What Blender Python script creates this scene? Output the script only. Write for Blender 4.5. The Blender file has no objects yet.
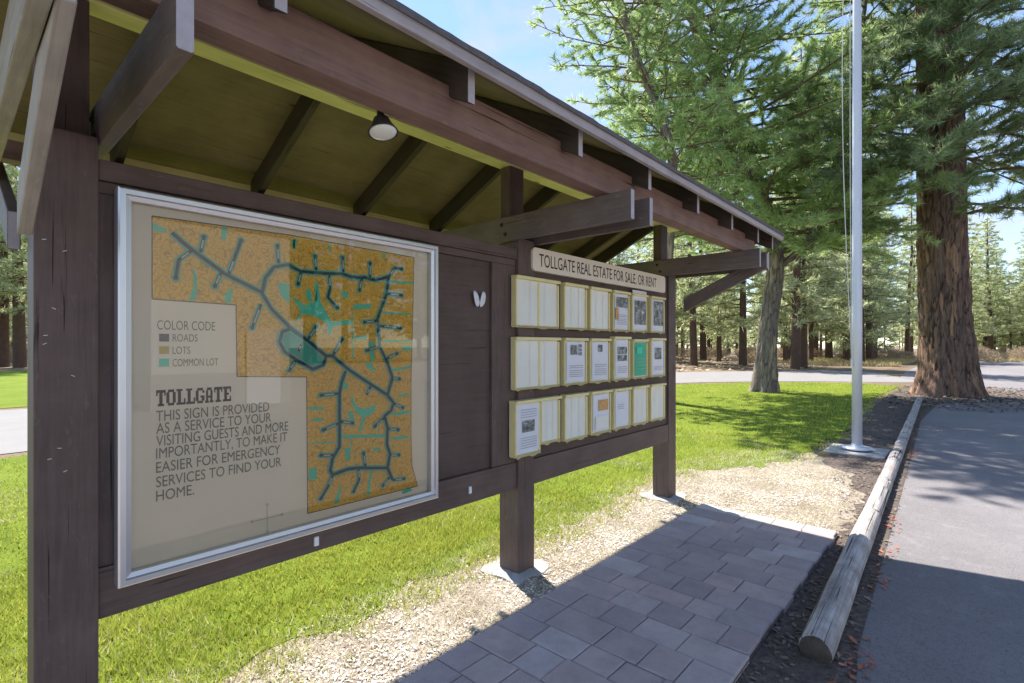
import bpy, bmesh, math, random
import numpy as np
from mathutils import Vector, Matrix, noise
from mathutils.geometry import tessellate_polygon
random.seed(7)
rng = np.random.default_rng(11)
S = bpy.context.scene
COL = S.collection
H = 1.6                                   # eye height above the ground
C_, S_ = 0.7446, 0.6675                   # heading of the lens: X runs along the kiosk, Y goes behind it
R = math.radians

# ------------------------------------------------------------------ helpers
WLOC = {}
def wall(px, py, y):
    """where a line of sight meets the upright plane Y = y (metres)"""
    u = (px - 512) / 512.0
    x = y * (u * S_ + C_) / (S_ - u * C_)
    d = C_ * x + S_ * y
    return x, H + (346 - py) / 512.0 * d
def spot(px, d, z=0.0):
    l = (px - 512) / 512.0 * d
    return Vector((C_ * d + S_ * l, S_ * d - C_ * l, z))
def tag(o, label=None, cat=None, group=None, kind=None):
    if label: o['label'] = label
    if cat: o['category'] = cat
    if group: o['group'] = group
    if kind: o['kind'] = kind
    return o
def empty(name, loc, label, cat, group=None):
    o = bpy.data.objects.new(name, None); COL.objects.link(o)
    o.empty_display_size = 0.1
    o.location = loc
    WLOC[o] = Matrix.Translation(Vector(loc))
    return tag(o, label, cat, group)
def link(name, me, m, parent=None, W=None):
    o = bpy.data.objects.new(name, me); COL.objects.link(o)
    if m and not len(me.materials): me.materials.append(m)
    W = W if W is not None else Matrix.Identity(4)
    WLOC[o] = W
    if parent:
        o.parent = parent
        o.matrix_basis = WLOC[parent].inverted() @ W
    else:
        o.matrix_basis = W
    return o
def smooth(me, on=True):
    me.polygons.foreach_set('use_smooth', [on] * len(me.polygons))
def from_bm(bm, sm=False):
    me = bpy.data.meshes.new('m'); bm.to_mesh(me); bm.free()
    if sm: smooth(me)
    return me
def box_me(lx, ly, lz, bev=0.004, seg=2):
    bm = bmesh.new()
    bmesh.ops.create_cube(bm, size=1)
    bmesh.ops.scale(bm, vec=(lx, ly, lz), verts=bm.verts)
    if bev: bmesh.ops.bevel(bm, geom=bm.edges[:], offset=bev, segments=seg, affect='EDGES', profile=0.6)
    return from_bm(bm)
def box(name, x0, x1, y0, y1, z0, z1, m, parent=None, bev=0.004):
    """box whose grain (local X) runs along its longest side"""
    sx, sy, sz = x1 - x0, y1 - y0, z1 - z0
    c = Vector(((x0 + x1) / 2, (y0 + y1) / 2, (z0 + z1) / 2))
    if sz >= sx and sz >= sy:
        me = box_me(sz, sy, sx, bev); rot = Matrix.Rotation(R(-90), 4, 'Y')
    elif sy >= sx:
        me = box_me(sy, sx, sz, bev); rot = Matrix.Rotation(R(90), 4, 'Z')
    else:
        me = box_me(sx, sy, sz, bev); rot = Matrix.Identity(4)
    return link(name, me, m, parent, Matrix.Translation(c) @ rot)
def beam_yz(name, xc, th, ya, za, yb, zb, h, m, parent, plumb=True):
    """board in a Y-Z plane; (ya,za)-(yb,zb) is its lower edge; ends cut upright"""
    L = math.hypot(yb - ya, zb - za); a = math.atan2(zb - za, yb - ya)
    bm = bmesh.new()
    t = math.tan(a)
    vs = []
    for (s, e) in ((0, 0), (1, 0), (1, 1), (0, 1)):
        y = ya + (yb - ya) * s; z = za + (zb - za) * s + e * h
        vs.append((y, z))
    # to local frame: local x along board
    ca, sa = math.cos(a), math.sin(a)
    loc = [((y - ya) * ca + (z - za) * sa, -(y - ya) * sa + (z - za) * ca) for y, z in vs]
    f = [bm.verts.new((p[0], -th / 2, p[1])) for p in loc]
    g = [bm.verts.new((p[0], th / 2, p[1])) for p in loc]
    bm.faces.new(f[::-1]); bm.faces.new(g)
    for i in range(4):
        j = (i + 1) % 4; bm.faces.new((f[i], f[j], g[j], g[i]))
    bmesh.ops.recalc_face_normals(bm, faces=bm.faces[:])
    bmesh.ops.bevel(bm, geom=bm.edges[:], offset=0.003, segments=1, affect='EDGES')
    W = Matrix.Translation((xc, ya, za)) @ Matrix.Rotation(R(90), 4, 'Z') @ Matrix.Rotation(-a, 4, 'Y')
    return link(name, from_bm(bm), m, parent, W)
def np_mesh(V, F, sm=False):
    """V (n,3) float, F (m,k) int"""
    me = bpy.data.meshes.new('m')
    V = np.ascontiguousarray(V, np.float32); F = np.ascontiguousarray(F, np.int32)
    k = F.shape[1]
    me.vertices.add(len(V)); me.vertices.foreach_set('co', V.ravel())
    me.loops.add(F.size); me.loops.foreach_set('vertex_index', F.ravel())
    me.polygons.add(len(F)); me.polygons.foreach_set('loop_start', np.arange(0, F.size, k, dtype=np.int32))
    me.polygons.foreach_set('loop_total', np.full(len(F), k, np.int32))
    if sm: me.polygons.foreach_set('use_smooth', np.ones(len(F), bool))
    me.update(calc_edges=True)
    return me
def tube_arrays(pts, rad, n=8, off=0, cap=True):
    """ring tube along a polyline -> verts, quads"""
    pts = [Vector(p) for p in pts]; V = []; F = []
    up = Vector((0.13, 0.21, 0.97)); prev = None
    for i, p in enumerate(pts):
        a = pts[max(i - 1, 0)]; b = pts[min(i + 1, len(pts) - 1)]
        t = (b - a).normalized()
        if prev is None:
            u = t.cross(Vector((0, 1, 0.1)));
            if u.length < 0.1: u = t.cross(Vector((1, 0, 0)))
        else:
            u = prev - t * prev.dot(t)
        u.normalize(); prev = u; w = t.cross(u)
        for k in range(n):
            th = 2 * math.pi * k / n
            V.append(p + (u * math.cos(th) + w * math.sin(th)) * rad[i])
    for i in range(len(pts) - 1):
        for k in range(n):
            a = off + i * n + k; b = off + i * n + (k + 1) % n
            F.append((a, b, b + n, a + n))
    return V, F
def tube_me(pts, rad, n=10, sm=True):
    V, F = tube_arrays(pts, rad, n)
    bm = bmesh.new(); vs = [bm.verts.new(v) for v in V]
    for f in F: bm.faces.new([vs[i] for i in f])
    bm.faces.new(vs[:n][::-1]); bm.faces.new(vs[-n:])
    bmesh.ops.recalc_face_normals(bm, faces=bm.faces[:])
    return from_bm(bm, sm)
def lathe_me(prof, n=24, sm=True):
    """profile [(r,z)] spun about Z"""
    bm = bmesh.new(); rings = []
    for r, z in prof:
        rings.append([bm.verts.new((r * math.cos(2 * math.pi * k / n), r * math.sin(2 * math.pi * k / n), z)) for k in range(n)])
    for a, b in zip(rings, rings[1:]):
        for k in range(n):
            bm.faces.new((a[k], a[(k + 1) % n], b[(k + 1) % n], b[k]))
    bm.faces.new(rings[0][::-1]); bm.faces.new(rings[-1])
    bmesh.ops.recalc_face_normals(bm, faces=bm.faces[:])
    return from_bm(bm, sm)
def flat(name, polys, m, parent, kind=None):
    """one mesh of polygons given as lists of world points"""
    bm = bmesh.new()
    for p in polys:
        vs = [bm.verts.new(v) for v in p]
        if len(p) <= 4: bm.faces.new(vs); continue
        for t in tessellate_polygon([[Vector(v) for v in p]]):
            bm.faces.new([vs[k] for k in t])
    o = link(name, from_bm(bm), m, parent)
    return tag(o, kind=kind) if kind else o

# ------------------------------------------------------------------ materials
class NT:
    def __init__(s, name, rough=0.7, spec=0.3):
        s.m = bpy.data.materials.new(name); s.m.use_nodes = True
        s.t = s.m.node_tree; s.b = s.t.nodes['Principled BSDF']
        s.b.inputs['Roughness'].default_value = rough
        s.b.inputs['Specular IOR Level'].default_value = spec
        s._co = None
    def n(s, typ, **kw):
        x = s.t.nodes.new(typ)
        for k, v in kw.items():
            if k in x.inputs: x.inputs[k].default_value = v
            else: setattr(x, k, v)
        return x
    def l(s, a, b): s.t.links.new(a, b)
    def co(s, scale=(1, 1, 1), rnd=True, which='Object'):
        tc = s.n('ShaderNodeTexCoord'); mp = s.n('ShaderNodeMapping')
        s.l(tc.outputs[which], mp.inputs['Vector']); mp.inputs['Scale'].default_value = scale
        if rnd:
            oi = s.n('ShaderNodeObjectInfo'); mu = s.n('ShaderNodeMath', operation='MULTIPLY')
            mu.inputs[1].default_value = 37.0
            s.l(oi.outputs['Random'], mu.inputs[0]); s.l(mu.outputs[0], mp.inputs['Location'])
        return mp.outputs['Vector']
    def noise(s, co, scale, detail=4, rough=0.55, dist=0.0):
        x = s.n('ShaderNodeTexNoise'); s.l(co, x.inputs['Vector'])
        x.inputs['Scale'].default_value = scale; x.inputs['Detail'].default_value = detail
        x.inputs['Roughness'].default_value = rough; x.inputs['Distortion'].default_value = dist
        return x.outputs['Fac']
    def vor(s, co, scale, feature='F1', out='Distance'):
        x = s.n('ShaderNodeTexVoronoi', feature=feature); s.l(co, x.inputs['Vector'])
        x.inputs['Scale'].default_value = scale
        return x.outputs[out]
    def ramp(s, f, stops):
        x = s.n('ShaderNodeValToRGB'); s.l(f, x.inputs['Fac'])
        e = x.color_ramp.elements
        while len(e) < len(stops): e.new(0.5)
        for el, (p, c) in zip(e, stops):
            el.position = p
            el.color = (c, c, c, 1) if not isinstance(c, tuple) else (c[0], c[1], c[2], 1)
        return x.outputs['Color']
    def mix(s, f, a, b, mode='MIX'):
        x = s.n('ShaderNodeMix', data_type='RGBA', blend_type=mode)
        for v, i in ((f, 0), (a, 6), (b, 7)):
            if hasattr(v, 'links'): s.l(v, x.inputs[i])
            elif i == 0: x.inputs[0].default_value = v
            else: x.inputs[i].default_value = (v[0], v[1], v[2], 1)
        return x.outputs[2]
    def color(s, c):
        if hasattr(c, 'links'): s.l(c, s.b.inputs['Base Color'])
        else: s.b.inputs['Base Color'].default_value = (c[0], c[1], c[2], 1)
        return s
    def bump(s, h, strength=0.4, dist=0.01):
        x = s.n('ShaderNodeBump'); s.l(h, x.inputs['Height'])
        x.inputs['Strength'].default_value = strength; x.inputs['Distance'].default_value = dist
        s.l(x.outputs['Normal'], s.b.inputs['Normal']); return s
def wood(name, dark, light, rough=0.62, grain=1.0, wear=None):
    a = NT(name, rough, 0.25)
    co = a.co((1.2, 22, 22)); g = a.noise(co, 3.0, 6, 0.6, 0.4)
    co2 = a.co((1, 1, 1)); b = a.noise(co2, 4.0, 5, 0.6)
    c = a.ramp(g, [(0.25, dark), (0.75, light)])
    c = a.mix(a.ramp(b, [(0.35, 0.0), (0.7, 0.55)]), c, tuple(v * 1.35 for v in light))
    cr = a.ramp(a.noise(a.co((0.5, 30, 30)), 2.2, 3, 0.5, 0.8), [(0.29, 0.0), (0.33, 1.0)])
    kn = a.ramp(a.vor(a.co((0.9, 3.2, 3.2)), 1.6), [(0.035, 1.0), (0.075, 0.0)])
    c = a.mix(kn, c, tuple(v * 0.5 for v in dark))
    c = a.mix(cr, tuple(v * 0.3 for v in dark), c)
    if wear:
        wv = a.ramp(a.noise(a.co((3, 9, 9)), 5.0, 6, 0.7), [(0.60, 0.0), (0.72, 0.7)])
        c = a.mix(wv, c, wear)
    a.color(c); a.bump(a.mix(0.5, g, cr), 0.35 * grain, 0.004)
    return a.m
M = {}
M['post'] = wood('brown_stain', (0.080, 0.054, 0.046), (0.138, 0.095, 0.083), wear=(0.19, 0.135, 0.118))
M['beam'] = wood('red_brown_stain', (0.13, 0.074, 0.058), (0.235, 0.142, 0.114), wear=(0.27, 0.19, 0.165))
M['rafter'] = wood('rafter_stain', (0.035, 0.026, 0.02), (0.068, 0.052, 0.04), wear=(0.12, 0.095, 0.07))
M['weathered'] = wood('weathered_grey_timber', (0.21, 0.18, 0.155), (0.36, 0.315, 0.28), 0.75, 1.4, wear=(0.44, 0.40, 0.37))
M['arm'] = wood('arm_stain', (0.095, 0.073, 0.064), (0.165, 0.13, 0.115), wear=(0.29, 0.245, 0.225))
M['panel'] = wood('panel_stain', (0.076, 0.050, 0.042), (0.112, 0.076, 0.065), grain=0.5)
M['fascia'] = wood('fascia_stain', (0.26, 0.225, 0.22), (0.40, 0.35, 0.345), wear=(0.50, 0.45, 0.44))
M['deck'] = wood('plywood_soffit', (0.125, 0.094, 0.052), (0.195, 0.15, 0.082), grain=0.6, wear=(0.11, 0.08, 0.05))
M['ridge'] = wood('grass_bounce_wood', (0.50, 0.44, 0.20), (0.64, 0.56, 0.27), grain=0.5)  # yellow light bounced off the grass is painted into this wood colour
a = NT('weathered_log', 0.92, 0.15)
g1 = a.noise(a.co((1.0, 50, 50)), 1.6, 6, 0.65, 0.5); g2 = a.noise(a.co((1, 1, 1)), 5.0, 6, 0.65)
c = a.ramp(g1, [(0.25, (0.23, 0.205, 0.195)), (0.5, (0.45, 0.415, 0.40)), (0.75, (0.60, 0.565, 0.545))])
c = a.mix(a.ramp(g2, [(0.35, 0.65), (0.6, 0.0)]), c, (0.20, 0.165, 0.145))
lcr = a.ramp(a.noise(a.co((0.35, 28, 28)), 2.0, 3, 0.5, 0.6), [(0.34, 0.0), (0.385, 1.0)])
c = a.mix(lcr, (0.035, 0.028, 0.025), c)
a.color(c); a.bump(a.mix(0.5, g1, lcr), 0.9, 0.012); M['log'] = a.m
M['log_end'] = None
def plain(name, c, rough=0.6, metal=0.0, var=0.12, scale=9.0, bump=0.0, spec=0.3):
    a = NT(name, rough, spec); a.b.inputs['Metallic'].default_value = metal
    f = a.noise(a.co(), scale, 5, 0.6)
    a.color(a.mix(f, tuple(v * (1 - var) for v in c), tuple(min(v * (1 + var), 1) for v in c)))
    if bump: a.bump(a.noise(a.co(), scale * 6, 4), bump, 0.003)
    return a.m
M['skylit_endgrain'] = plain('skylit_end_grain', (0.42, 0.38, 0.40), 0.85, 0, 0.2, 30, 0.4)  # end grain with the sky's light put into its lilac grey
M['alu'] = plain('brushed_aluminium', (0.62, 0.62, 0.64), 0.38, 0.85, 0.06)
M['poster'] = plain('poster_paper', (0.90, 0.79, 0.65), 0.75, 0, 0.05, 3)
M['ink'] = plain('faded_ink', (0.20, 0.185, 0.15), 0.8, 0, 0.45, 14)
M['ink_title'] = plain('title_ink', (0.045, 0.02, 0.022), 0.8, 0, 0.3, 20)
a = NT('lot_ochre', 0.75)
lc = a.co((1, 1, 1), False)
e1 = a.ramp(a.vor(a.mix(0.2, lc, a.n('ShaderNodeTexNoise', Scale=9.0).outputs['Color']), 62, 'DISTANCE_TO_EDGE'), [(0.02, 0.35), (0.10, 1.0)])
a.color(a.mix(e1, (0.34, 0.19, 0.04), a.mix(a.noise(lc, 60, 3), (0.86, 0.47, 0.06), (0.92, 0.58, 0.12)))); M['ochre'] = a.m
M['green_ink'] = plain('greenbelt_ink', (0.09, 0.60, 0.43), 0.75, 0, 0.15, 12)
M['pond_ink'] = plain('pond_ink', (0.06, 0.42, 0.33), 0.75, 0, 0.15, 12)
M['halo_ink'] = plain('road_edge_ink', (0.13, 0.47, 0.38), 0.75, 0, 0.12, 30)
M['road_ink'] = plain('road_ink', (0.018, 0.045, 0.065), 0.75, 0, 0.2, 30)
M['name_ink'] = plain('street_name_strip', (0.50, 0.56, 0.50), 0.75, 0, 0.1, 90)
M['grey_ink'] = plain('legend_grey', (0.12, 0.10, 0.13), 0.75)
M['lot_ink'] = plain('legend_ochre', (0.55, 0.38, 0.10), 0.75)
M['sign'] = plain('cream_sign', (0.82, 0.72, 0.59), 0.6, 0, 0.07, 14, 0.1)
M['black'] = plain('black_letters', (0.022, 0.02, 0.02), 0.6)
M['yellow'] = plain('yellowed_plastic', (0.78, 0.67, 0.32), 0.4, 0, 0.16, 16)
M['milky'] = plain('milky_plastic', (0.80, 0.78, 0.70), 0.3, 0, 0.1, 5)
M['paper'] = plain('flyer_paper', (0.74, 0.74, 0.78), 0.7, 0, 0.04)
M['gpaper'] = plain('green_flyer_paper', (0.08, 0.46, 0.27), 0.7, 0, 0.08)
M['log_end'] = plain('rotten_log_end', (0.10, 0.075, 0.058), 0.95, 0, 0.6, 20, 0.8)
a = NT('printed_photo', 0.6); pc = a.co((1, 1, 1))
a.color(a.ramp(a.noise(pc, 26, 4, 0.7, 0.4), [(0.30, (0.03, 0.035, 0.035)), (0.45, (0.16, 0.17, 0.15)), (0.55, (0.30, 0.30, 0.30)), (0.68, (0.66, 0.68, 0.72))])); M['photo'] = a.m
M['photo_warm'] = plain('printed_photo_warm', (0.62, 0.33, 0.12), 0.6, 0, 0.5, 40)
M['print'] = plain('printed_lines', (0.40, 0.40, 0.43), 0.7)
M['faint'] = plain('faint_print', (0.66, 0.57, 0.46), 0.75)
M['white'] = plain('white_paint', (0.78, 0.78, 0.80), 0.45, 0, 0.05)
M['pole'] = plain('pale_metal_pole', (0.62, 0.63, 0.68), 0.42, 0.25, 0.06)
M['rope'] = plain('halyard_rope', (0.62, 0.60, 0.58), 0.9)
M['lampcap'] = plain('dark_lamp_cap', (0.06, 0.055, 0.05), 0.5, 0.3)
M['lens'] = plain('frosted_lens', (0.75, 0.75, 0.68), 0.25, 0, 0.05)
M['concrete'] = plain('pale_concrete', (0.38, 0.365, 0.35), 0.9, 0, 0.25, 11, 0.5)
M['shingle'] = plain('asphalt_shingle', (0.12, 0.11, 0.11), 0.95, 0, 0.4, 40, 0.6)
M['iron'] = plain('dark_iron', (0.05, 0.04, 0.04), 0.6, 0.4)
a = NT('case_glass', 0.02); a.t.nodes.remove(a.b)
out = [x for x in a.t.nodes if x.type == 'OUTPUT_MATERIAL'][0]
tr = a.n('ShaderNodeBsdfTransparent'); tr.inputs[0].default_value = (0.95, 0.96, 0.95, 1)
gl = a.n('ShaderNodeBsdfGlossy'); gl.inputs['Roughness'].default_value = 0.015
fr = a.n('ShaderNodeFresnel'); fr.inputs['IOR'].default_value = 1.7
ms = a.n('ShaderNodeMixShader'); a.l(fr.outputs[0], ms.inputs[0]); a.l(tr.outputs[0], ms.inputs[1]); a.l(gl.outputs[0], ms.inputs[2])
a.l(ms.outputs[0], out.inputs['Surface']); M['glass'] = a.m

# ground materials
a = NT('forest_floor', 0.95, 0.1); g = a.co(rnd=False)
c = a.ramp(a.noise(g, 0.35, 6, 0.65), [(0.3, (0.13, 0.092, 0.065)), (0.55, (0.24, 0.18, 0.125)), (0.75, (0.34, 0.27, 0.18))])
c = a.mix(a.ramp(a.noise(g, 9, 5, 0.7), [(0.35, 0.0), (0.7, 0.6)]), c, (0.12, 0.085, 0.06))
a.color(c).bump(a.noise(g, 14, 5, 0.7), 0.6, 0.03); M['floor'] = a.m
a = NT('asphalt', 0.88, 0.25); g = a.co(rnd=False)
c = a.ramp(a.noise(g, 0.5, 5, 0.6), [(0.3, (0.15, 0.134, 0.140)), (0.7, (0.245, 0.220, 0.226))])
c = a.mix(a.ramp(a.noise(g, 170, 3, 0.8), [(0.42, 0.0), (0.7, 0.75)]), c, (0.32, 0.31, 0.31))
c = a.mix(a.ramp(a.noise(g, 75, 4, 0.8), [(0.38, 0.5), (0.50, 0.0)]), c, (0.09, 0.083, 0.086))
c = a.mix(a.ramp(a.noise(g, 4.5, 6, 0.75), [(0.52, 0.0), (0.68, 0.45)]), c, (0.30, 0.275, 0.265))
crk = a.ramp(a.vor(a.mix(0.25, g, a.n('ShaderNodeTexNoise', Scale=1.5).outputs['Color']), 0.33, 'DISTANCE_TO_EDGE'), [(0.004, 0.0), (0.011, 1.0)])
a.color(c).bump(a.noise(g, 90, 4, 0.8), 0.8, 0.010); M['asphalt'] = a.m
a = NT('road_grey', 0.9, 0.2); g = a.co(rnd=False)
a.color(a.mix(a.noise(g, 1.2, 6, 0.7), (0.20, 0.188, 0.185), (0.29, 0.275, 0.265))).bump(a.noise(g, 60, 3), 0.3, 0.006); M['road'] = a.m
a = NT('lawn_soil', 0.95, 0.1); g = a.co(rnd=False)
c = a.ramp(a.noise(g, 0.9, 6, 0.65), [(0.3, (0.14, 0.20, 0.018)), (0.6, (0.22, 0.28, 0.03)), (0.8, (0.34, 0.33, 0.09))])
c = a.mix(a.ramp(a.noise(g, 45, 4, 0.7), [(0.4, 0.0), (0.75, 0.7)]), c, (0.045, 0.08, 0.012))
a.color(c).bump(a.noise(g, 70, 4, 0.7), 0.8, 0.03); M['lawn'] = a.m
a = NT('straw_ground', 0.95, 0.1); g = a.co(rnd=False)
c = a.ramp(a.noise(g, 3, 6, 0.7), [(0.3, (0.30, 0.24, 0.18)), (0.5, (0.45, 0.39, 0.31)), (0.75, (0.56, 0.51, 0.43))])
c = a.mix(a.ramp(a.noise(g, 60, 4, 0.75), [(0.42, 0.0), (0.62, 0.85)]), c, (0.17, 0.125, 0.09))
a.color(c).bump(a.noise(g, 60, 4, 0.7), 0.9, 0.02); M['straw'] = a.m
a = NT('dark_soil', 0.95, 0.1); g = a.co(rnd=False)
c = a.ramp(a.noise(g, 20, 6, 0.75), [(0.35, (0.085, 0.068, 0.06)), (0.6, (0.18, 0.145, 0.125)), (0.8, (0.32, 0.26, 0.22))])
a.color(c).bump(a.noise(g, 50, 5, 0.7), 1.0, 0.02); M['soil'] = a.m
a = NT('concrete_paver', 0.85, 0.25); g = a.co(rnd=False)
ri = a.n('ShaderNodeNewGeometry').outputs['Random Per Island']
c = a.ramp(ri, [(0.0, (0.37, 0.29, 0.285)), (0.4, (0.45, 0.36, 0.35)), (0.7, (0.53, 0.40, 0.37)), (1.0, (0.57, 0.49, 0.475))])
c = a.mix(a.ramp(a.noise(g, 6, 6, 0.7), [(0.3, 0.0), (0.7, 0.5)]), c, (0.19, 0.15, 0.15))
c = a.mix(a.ramp(a.noise(g, 2.3, 6, 0.75), [(0.5, 0.0), (0.7, 0.55)]), c, (0.46, 0.38, 0.35))
c = a.mix(a.ramp(a.noise(g, 150, 3, 0.7), [(0.45, 0.0), (0.75, 0.5)]), c, (0.46, 0.41, 0.40))
a.color(c).bump(a.noise(g, 120, 4, 0.7), 0.45, 0.004); M['paver'] = a.m
M['paver_edge'] = plain('pale_edge_paver', (0.50, 0.46, 0.42), 0.85, 0, 0.15, 12, 0.4)

def leafmat(name, lo, hi, trans=0.35, scale=1.2, island=True):
    a = NT(name, 0.38 if 'needles' in name else 0.6, 0.55 if 'needles' in name else 0.25); g = a.co(rnd=True)
    f = a.noise(g, scale, 4, 0.6)
    c = a.ramp(f, [(0.3, lo), (0.7, hi)])
    if island:
        ri = a.n('ShaderNodeNewGeometry').outputs['Random Per Island']
        c = a.mix(ri, c, tuple(v * 1.35 for v in hi))
    a.color(c)
    t = a.n('ShaderNodeBsdfTranslucent'); a.l(c, t.inputs['Color'])
    out = [x for x in a.t.nodes if x.type == 'OUTPUT_MATERIAL'][0]
    ms = a.n('ShaderNodeMixShader'); ms.inputs[0].default_value = trans
    a.l(a.b.outputs[0], ms.inputs[1]); a.l(t.outputs[0], ms.inputs[2]); a.l(ms.outputs[0], out.inputs['Surface'])
    return a.m
M['grass'] = leafmat('grass_blades', (0.12, 0.215, 0.016), (0.42, 0.43, 0.085), 0.4, 1.1)
M['drygrass'] = leafmat('dry_grass', (0.40, 0.34, 0.20), (0.66, 0.60, 0.45), 0.25, 1.5)
M['needle_near'] = leafmat('pine_needles_bright', (0.15, 0.255, 0.075), (0.42, 0.52, 0.22), 0.6, 0.7)
M['needle_big'] = leafmat('pine_needles_blue_green', (0.13, 0.20, 0.10), (0.29, 0.36, 0.18), 0.55, 0.5)
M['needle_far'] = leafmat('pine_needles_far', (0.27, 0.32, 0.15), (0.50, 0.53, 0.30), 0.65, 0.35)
M['chips'] = leafmat('bark_chips', (0.38, 0.32, 0.26), (0.74, 0.69, 0.62), 0.0, 3)
M['darkchips'] = leafmat('dark_litter', (0.06, 0.045, 0.038), (0.17, 0.13, 0.105), 0.0, 3)
M['redchips'] = leafmat('red_needle_litter', (0.20, 0.055, 0.035), (0.34, 0.13, 0.08), 0.0, 3)
M['brush'] = leafmat('dry_brush', (0.22, 0.165, 0.11), (0.38, 0.30, 0.20), 0.1, 2)
M['gold'] = leafmat('golden_dry_grass', (0.42, 0.31, 0.12), (0.58, 0.46, 0.22), 0.3, 1)
def bark(name, crack, mid, plate):
    a = NT(name, 0.9, 0.15)
    at = a.n('ShaderNodeAttribute', attribute_name='plate').outputs['Fac']
    g = a.co((1, 1, 0.35)); nn = a.noise(g, 3.0, 6, 0.65)
    p = a.mix(nn, mid, plate)
    p = a.mix(a.ramp(a.noise(a.co((1, 1, 0.5)), 22, 5, 0.7), [(0.4, 0.0), (0.7, 0.6)]), p, tuple(v * 0.6 for v in mid))
    cid = a.n('ShaderNodeAttribute', attribute_name='tone').outputs['Fac']
    p = a.mix(a.ramp(cid, [(0.2, 0.0), (0.8, 0.75)]), p, tuple(v * 0.55 for v in plate))
    p = a.mix(a.ramp(cid, [(0.0, 0.8), (0.35, 0.0)]), p, (plate[0] * 1.25, plate[1] * 1.1, plate[2] * 0.85))
    p = a.mix(a.ramp(a.noise(a.co((1, 1, 0.12)), 13, 6, 0.75), [(0.42, 0.65), (0.55, 0.0)]), p, tuple(v * 1.3 for v in crack))
    a.color(a.mix(a.ramp(at, [(0.03, 0.0), (0.30, 1.0)]), crack, p))
    a.bump(a.noise(a.co((1, 1, 0.4)), 25, 5, 0.7), 0.8, 0.03)
    return a.m
M['bark_big'] = bark('ponderosa_bark', (0.048, 0.031, 0.025), (0.165, 0.098, 0.072), (0.37, 0.245, 0.185))
M['bark_grey'] = bark('grey_pine_bark', (0.075, 0.058, 0.048), (0.21, 0.165, 0.135), (0.40, 0.335, 0.29))
M['twig'] = plain('twig_bark', (0.16, 0.115, 0.075), 0.9, 0, 0.3, 4)
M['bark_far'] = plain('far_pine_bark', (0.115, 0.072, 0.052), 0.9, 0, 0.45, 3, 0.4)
# ------------------------------------------------------------------ the notice kiosk
YF = 2.46                                                     # ridge line
def under(y):                                                 # underside of the roof deck, above the ground
    return H + (1.117 + 0.524 * (y - 1.47) if y <= YF else 1.636 - 0.48 * (y - YF))
kiosk = empty('notice_kiosk', (2.66, 2.41, 0), 'dark brown timber notice kiosk with a gabled roof on three square posts', 'notice kiosk')
POSTS = (0.205, 2.655, 5.01)
for i, x in enumerate(POSTS):
    p = box('post', x, x + 0.172, 2.32, 2.50, -0.25, H + 0.745, M['post'], kiosk, 0.006)
    box('king_post', x + 0.012, x + 0.160, 2.41, 2.50, H + 0.746, H + 1.268, M['post'], kiosk, 0.005)
    # staples left in the timber
    for k in range(9):
        bm = bmesh.new(); sx = x + random.uniform(0.02, 0.16); sz = random.uniform(1.1, 2.1)
        mt = Matrix.Translation((sx, 2.3185, sz)) @ Matrix.Rotation(random.uniform(-0.5, 0.5), 4, 'Y')
        bmesh.ops.create_cube(bm, size=1, matrix=mt @ Matrix.Diagonal((0.011, 0.003, 0.0018, 1)))
        link('staple', from_bm(bm), M['alu'], p)
# drying cracks in the near post
def footing(cx, cy, w, d):
    bm = bmesh.new(); n = 22; top = []; bot = []
    for k in range(n):
        t = 2 * math.pi * k / n
        q = 1 / max(abs(math.cos(t)), abs(math.sin(t))) ** 0.75
        j = random.uniform(0.88, 1.08)
        top.append(bm.verts.new((math.cos(t) * w * q * j, math.sin(t) * d * q * j, 0.022 + random.uniform(-0.008, 0.008))))
        bot.append(bm.verts.new((math.cos(t) * w * q * j * 1.06, math.sin(t) * d * q * j * 1.06, -0.1)))
    c = bm.verts.new((0, 0, 0.04))
    for k in range(n):
        bm.faces.new((top[k], top[(k + 1) % n], c)); bm.faces.new((bot[k], bot[(k + 1) % n], top[(k + 1) % n], top[k]))
    link('footing', from_bm(bm), M['concrete'], kiosk, Matrix.Translation((cx, cy, 0)))
footing(0.28, 2.43, 0.20, 0.20); footing(2.745, 2.43, 0.21, 0.20); footing(5.10, 2.43, 0.21, 0.20)
# beams
box('front_beam', -0.34, 5.32, 1.58, 1.68, H + 0.894, H + 1.06, M['beam'], kiosk, 0.005)
box('back_beam', -0.34, 5.32, 3.42, 3.52, H + 0.893, H + 0.988, M['beam'], kiosk, 0.005)
box('ridge_beam', -0.45, 5.45, 2.40, 2.52, H + 1.27, H + 1.596, M['ridge'], kiosk, 0.005)
for x0 in (0.117, 0.379, 2.603, 2.83, 4.968, 5.224):
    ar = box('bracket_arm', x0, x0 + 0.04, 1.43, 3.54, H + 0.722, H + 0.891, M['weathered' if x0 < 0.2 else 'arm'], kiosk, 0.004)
    for by, bz in ((2.395, 0.77), (2.43, 0.84)):           # bolt heads
        link('bolt', lathe_me([(0.014, 0), (0.014, 0.004), (0.009, 0.005), (0.009, 0.011), (0.001, 0.0115)], 10), M['iron'], ar,
             Matrix.Translation((x0 - 0.0005, by, H + bz)) @ Matrix.Rotation(R(-90), 4, 'Y'))
for xc in (0.178, 5.203):
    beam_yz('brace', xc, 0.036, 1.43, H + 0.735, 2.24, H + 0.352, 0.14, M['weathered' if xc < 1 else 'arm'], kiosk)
    beam_yz('brace', xc, 0.036, 2.60, H + 0.352, 3.42, H + 0.735, 0.14, M['arm'], kiosk)
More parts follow.
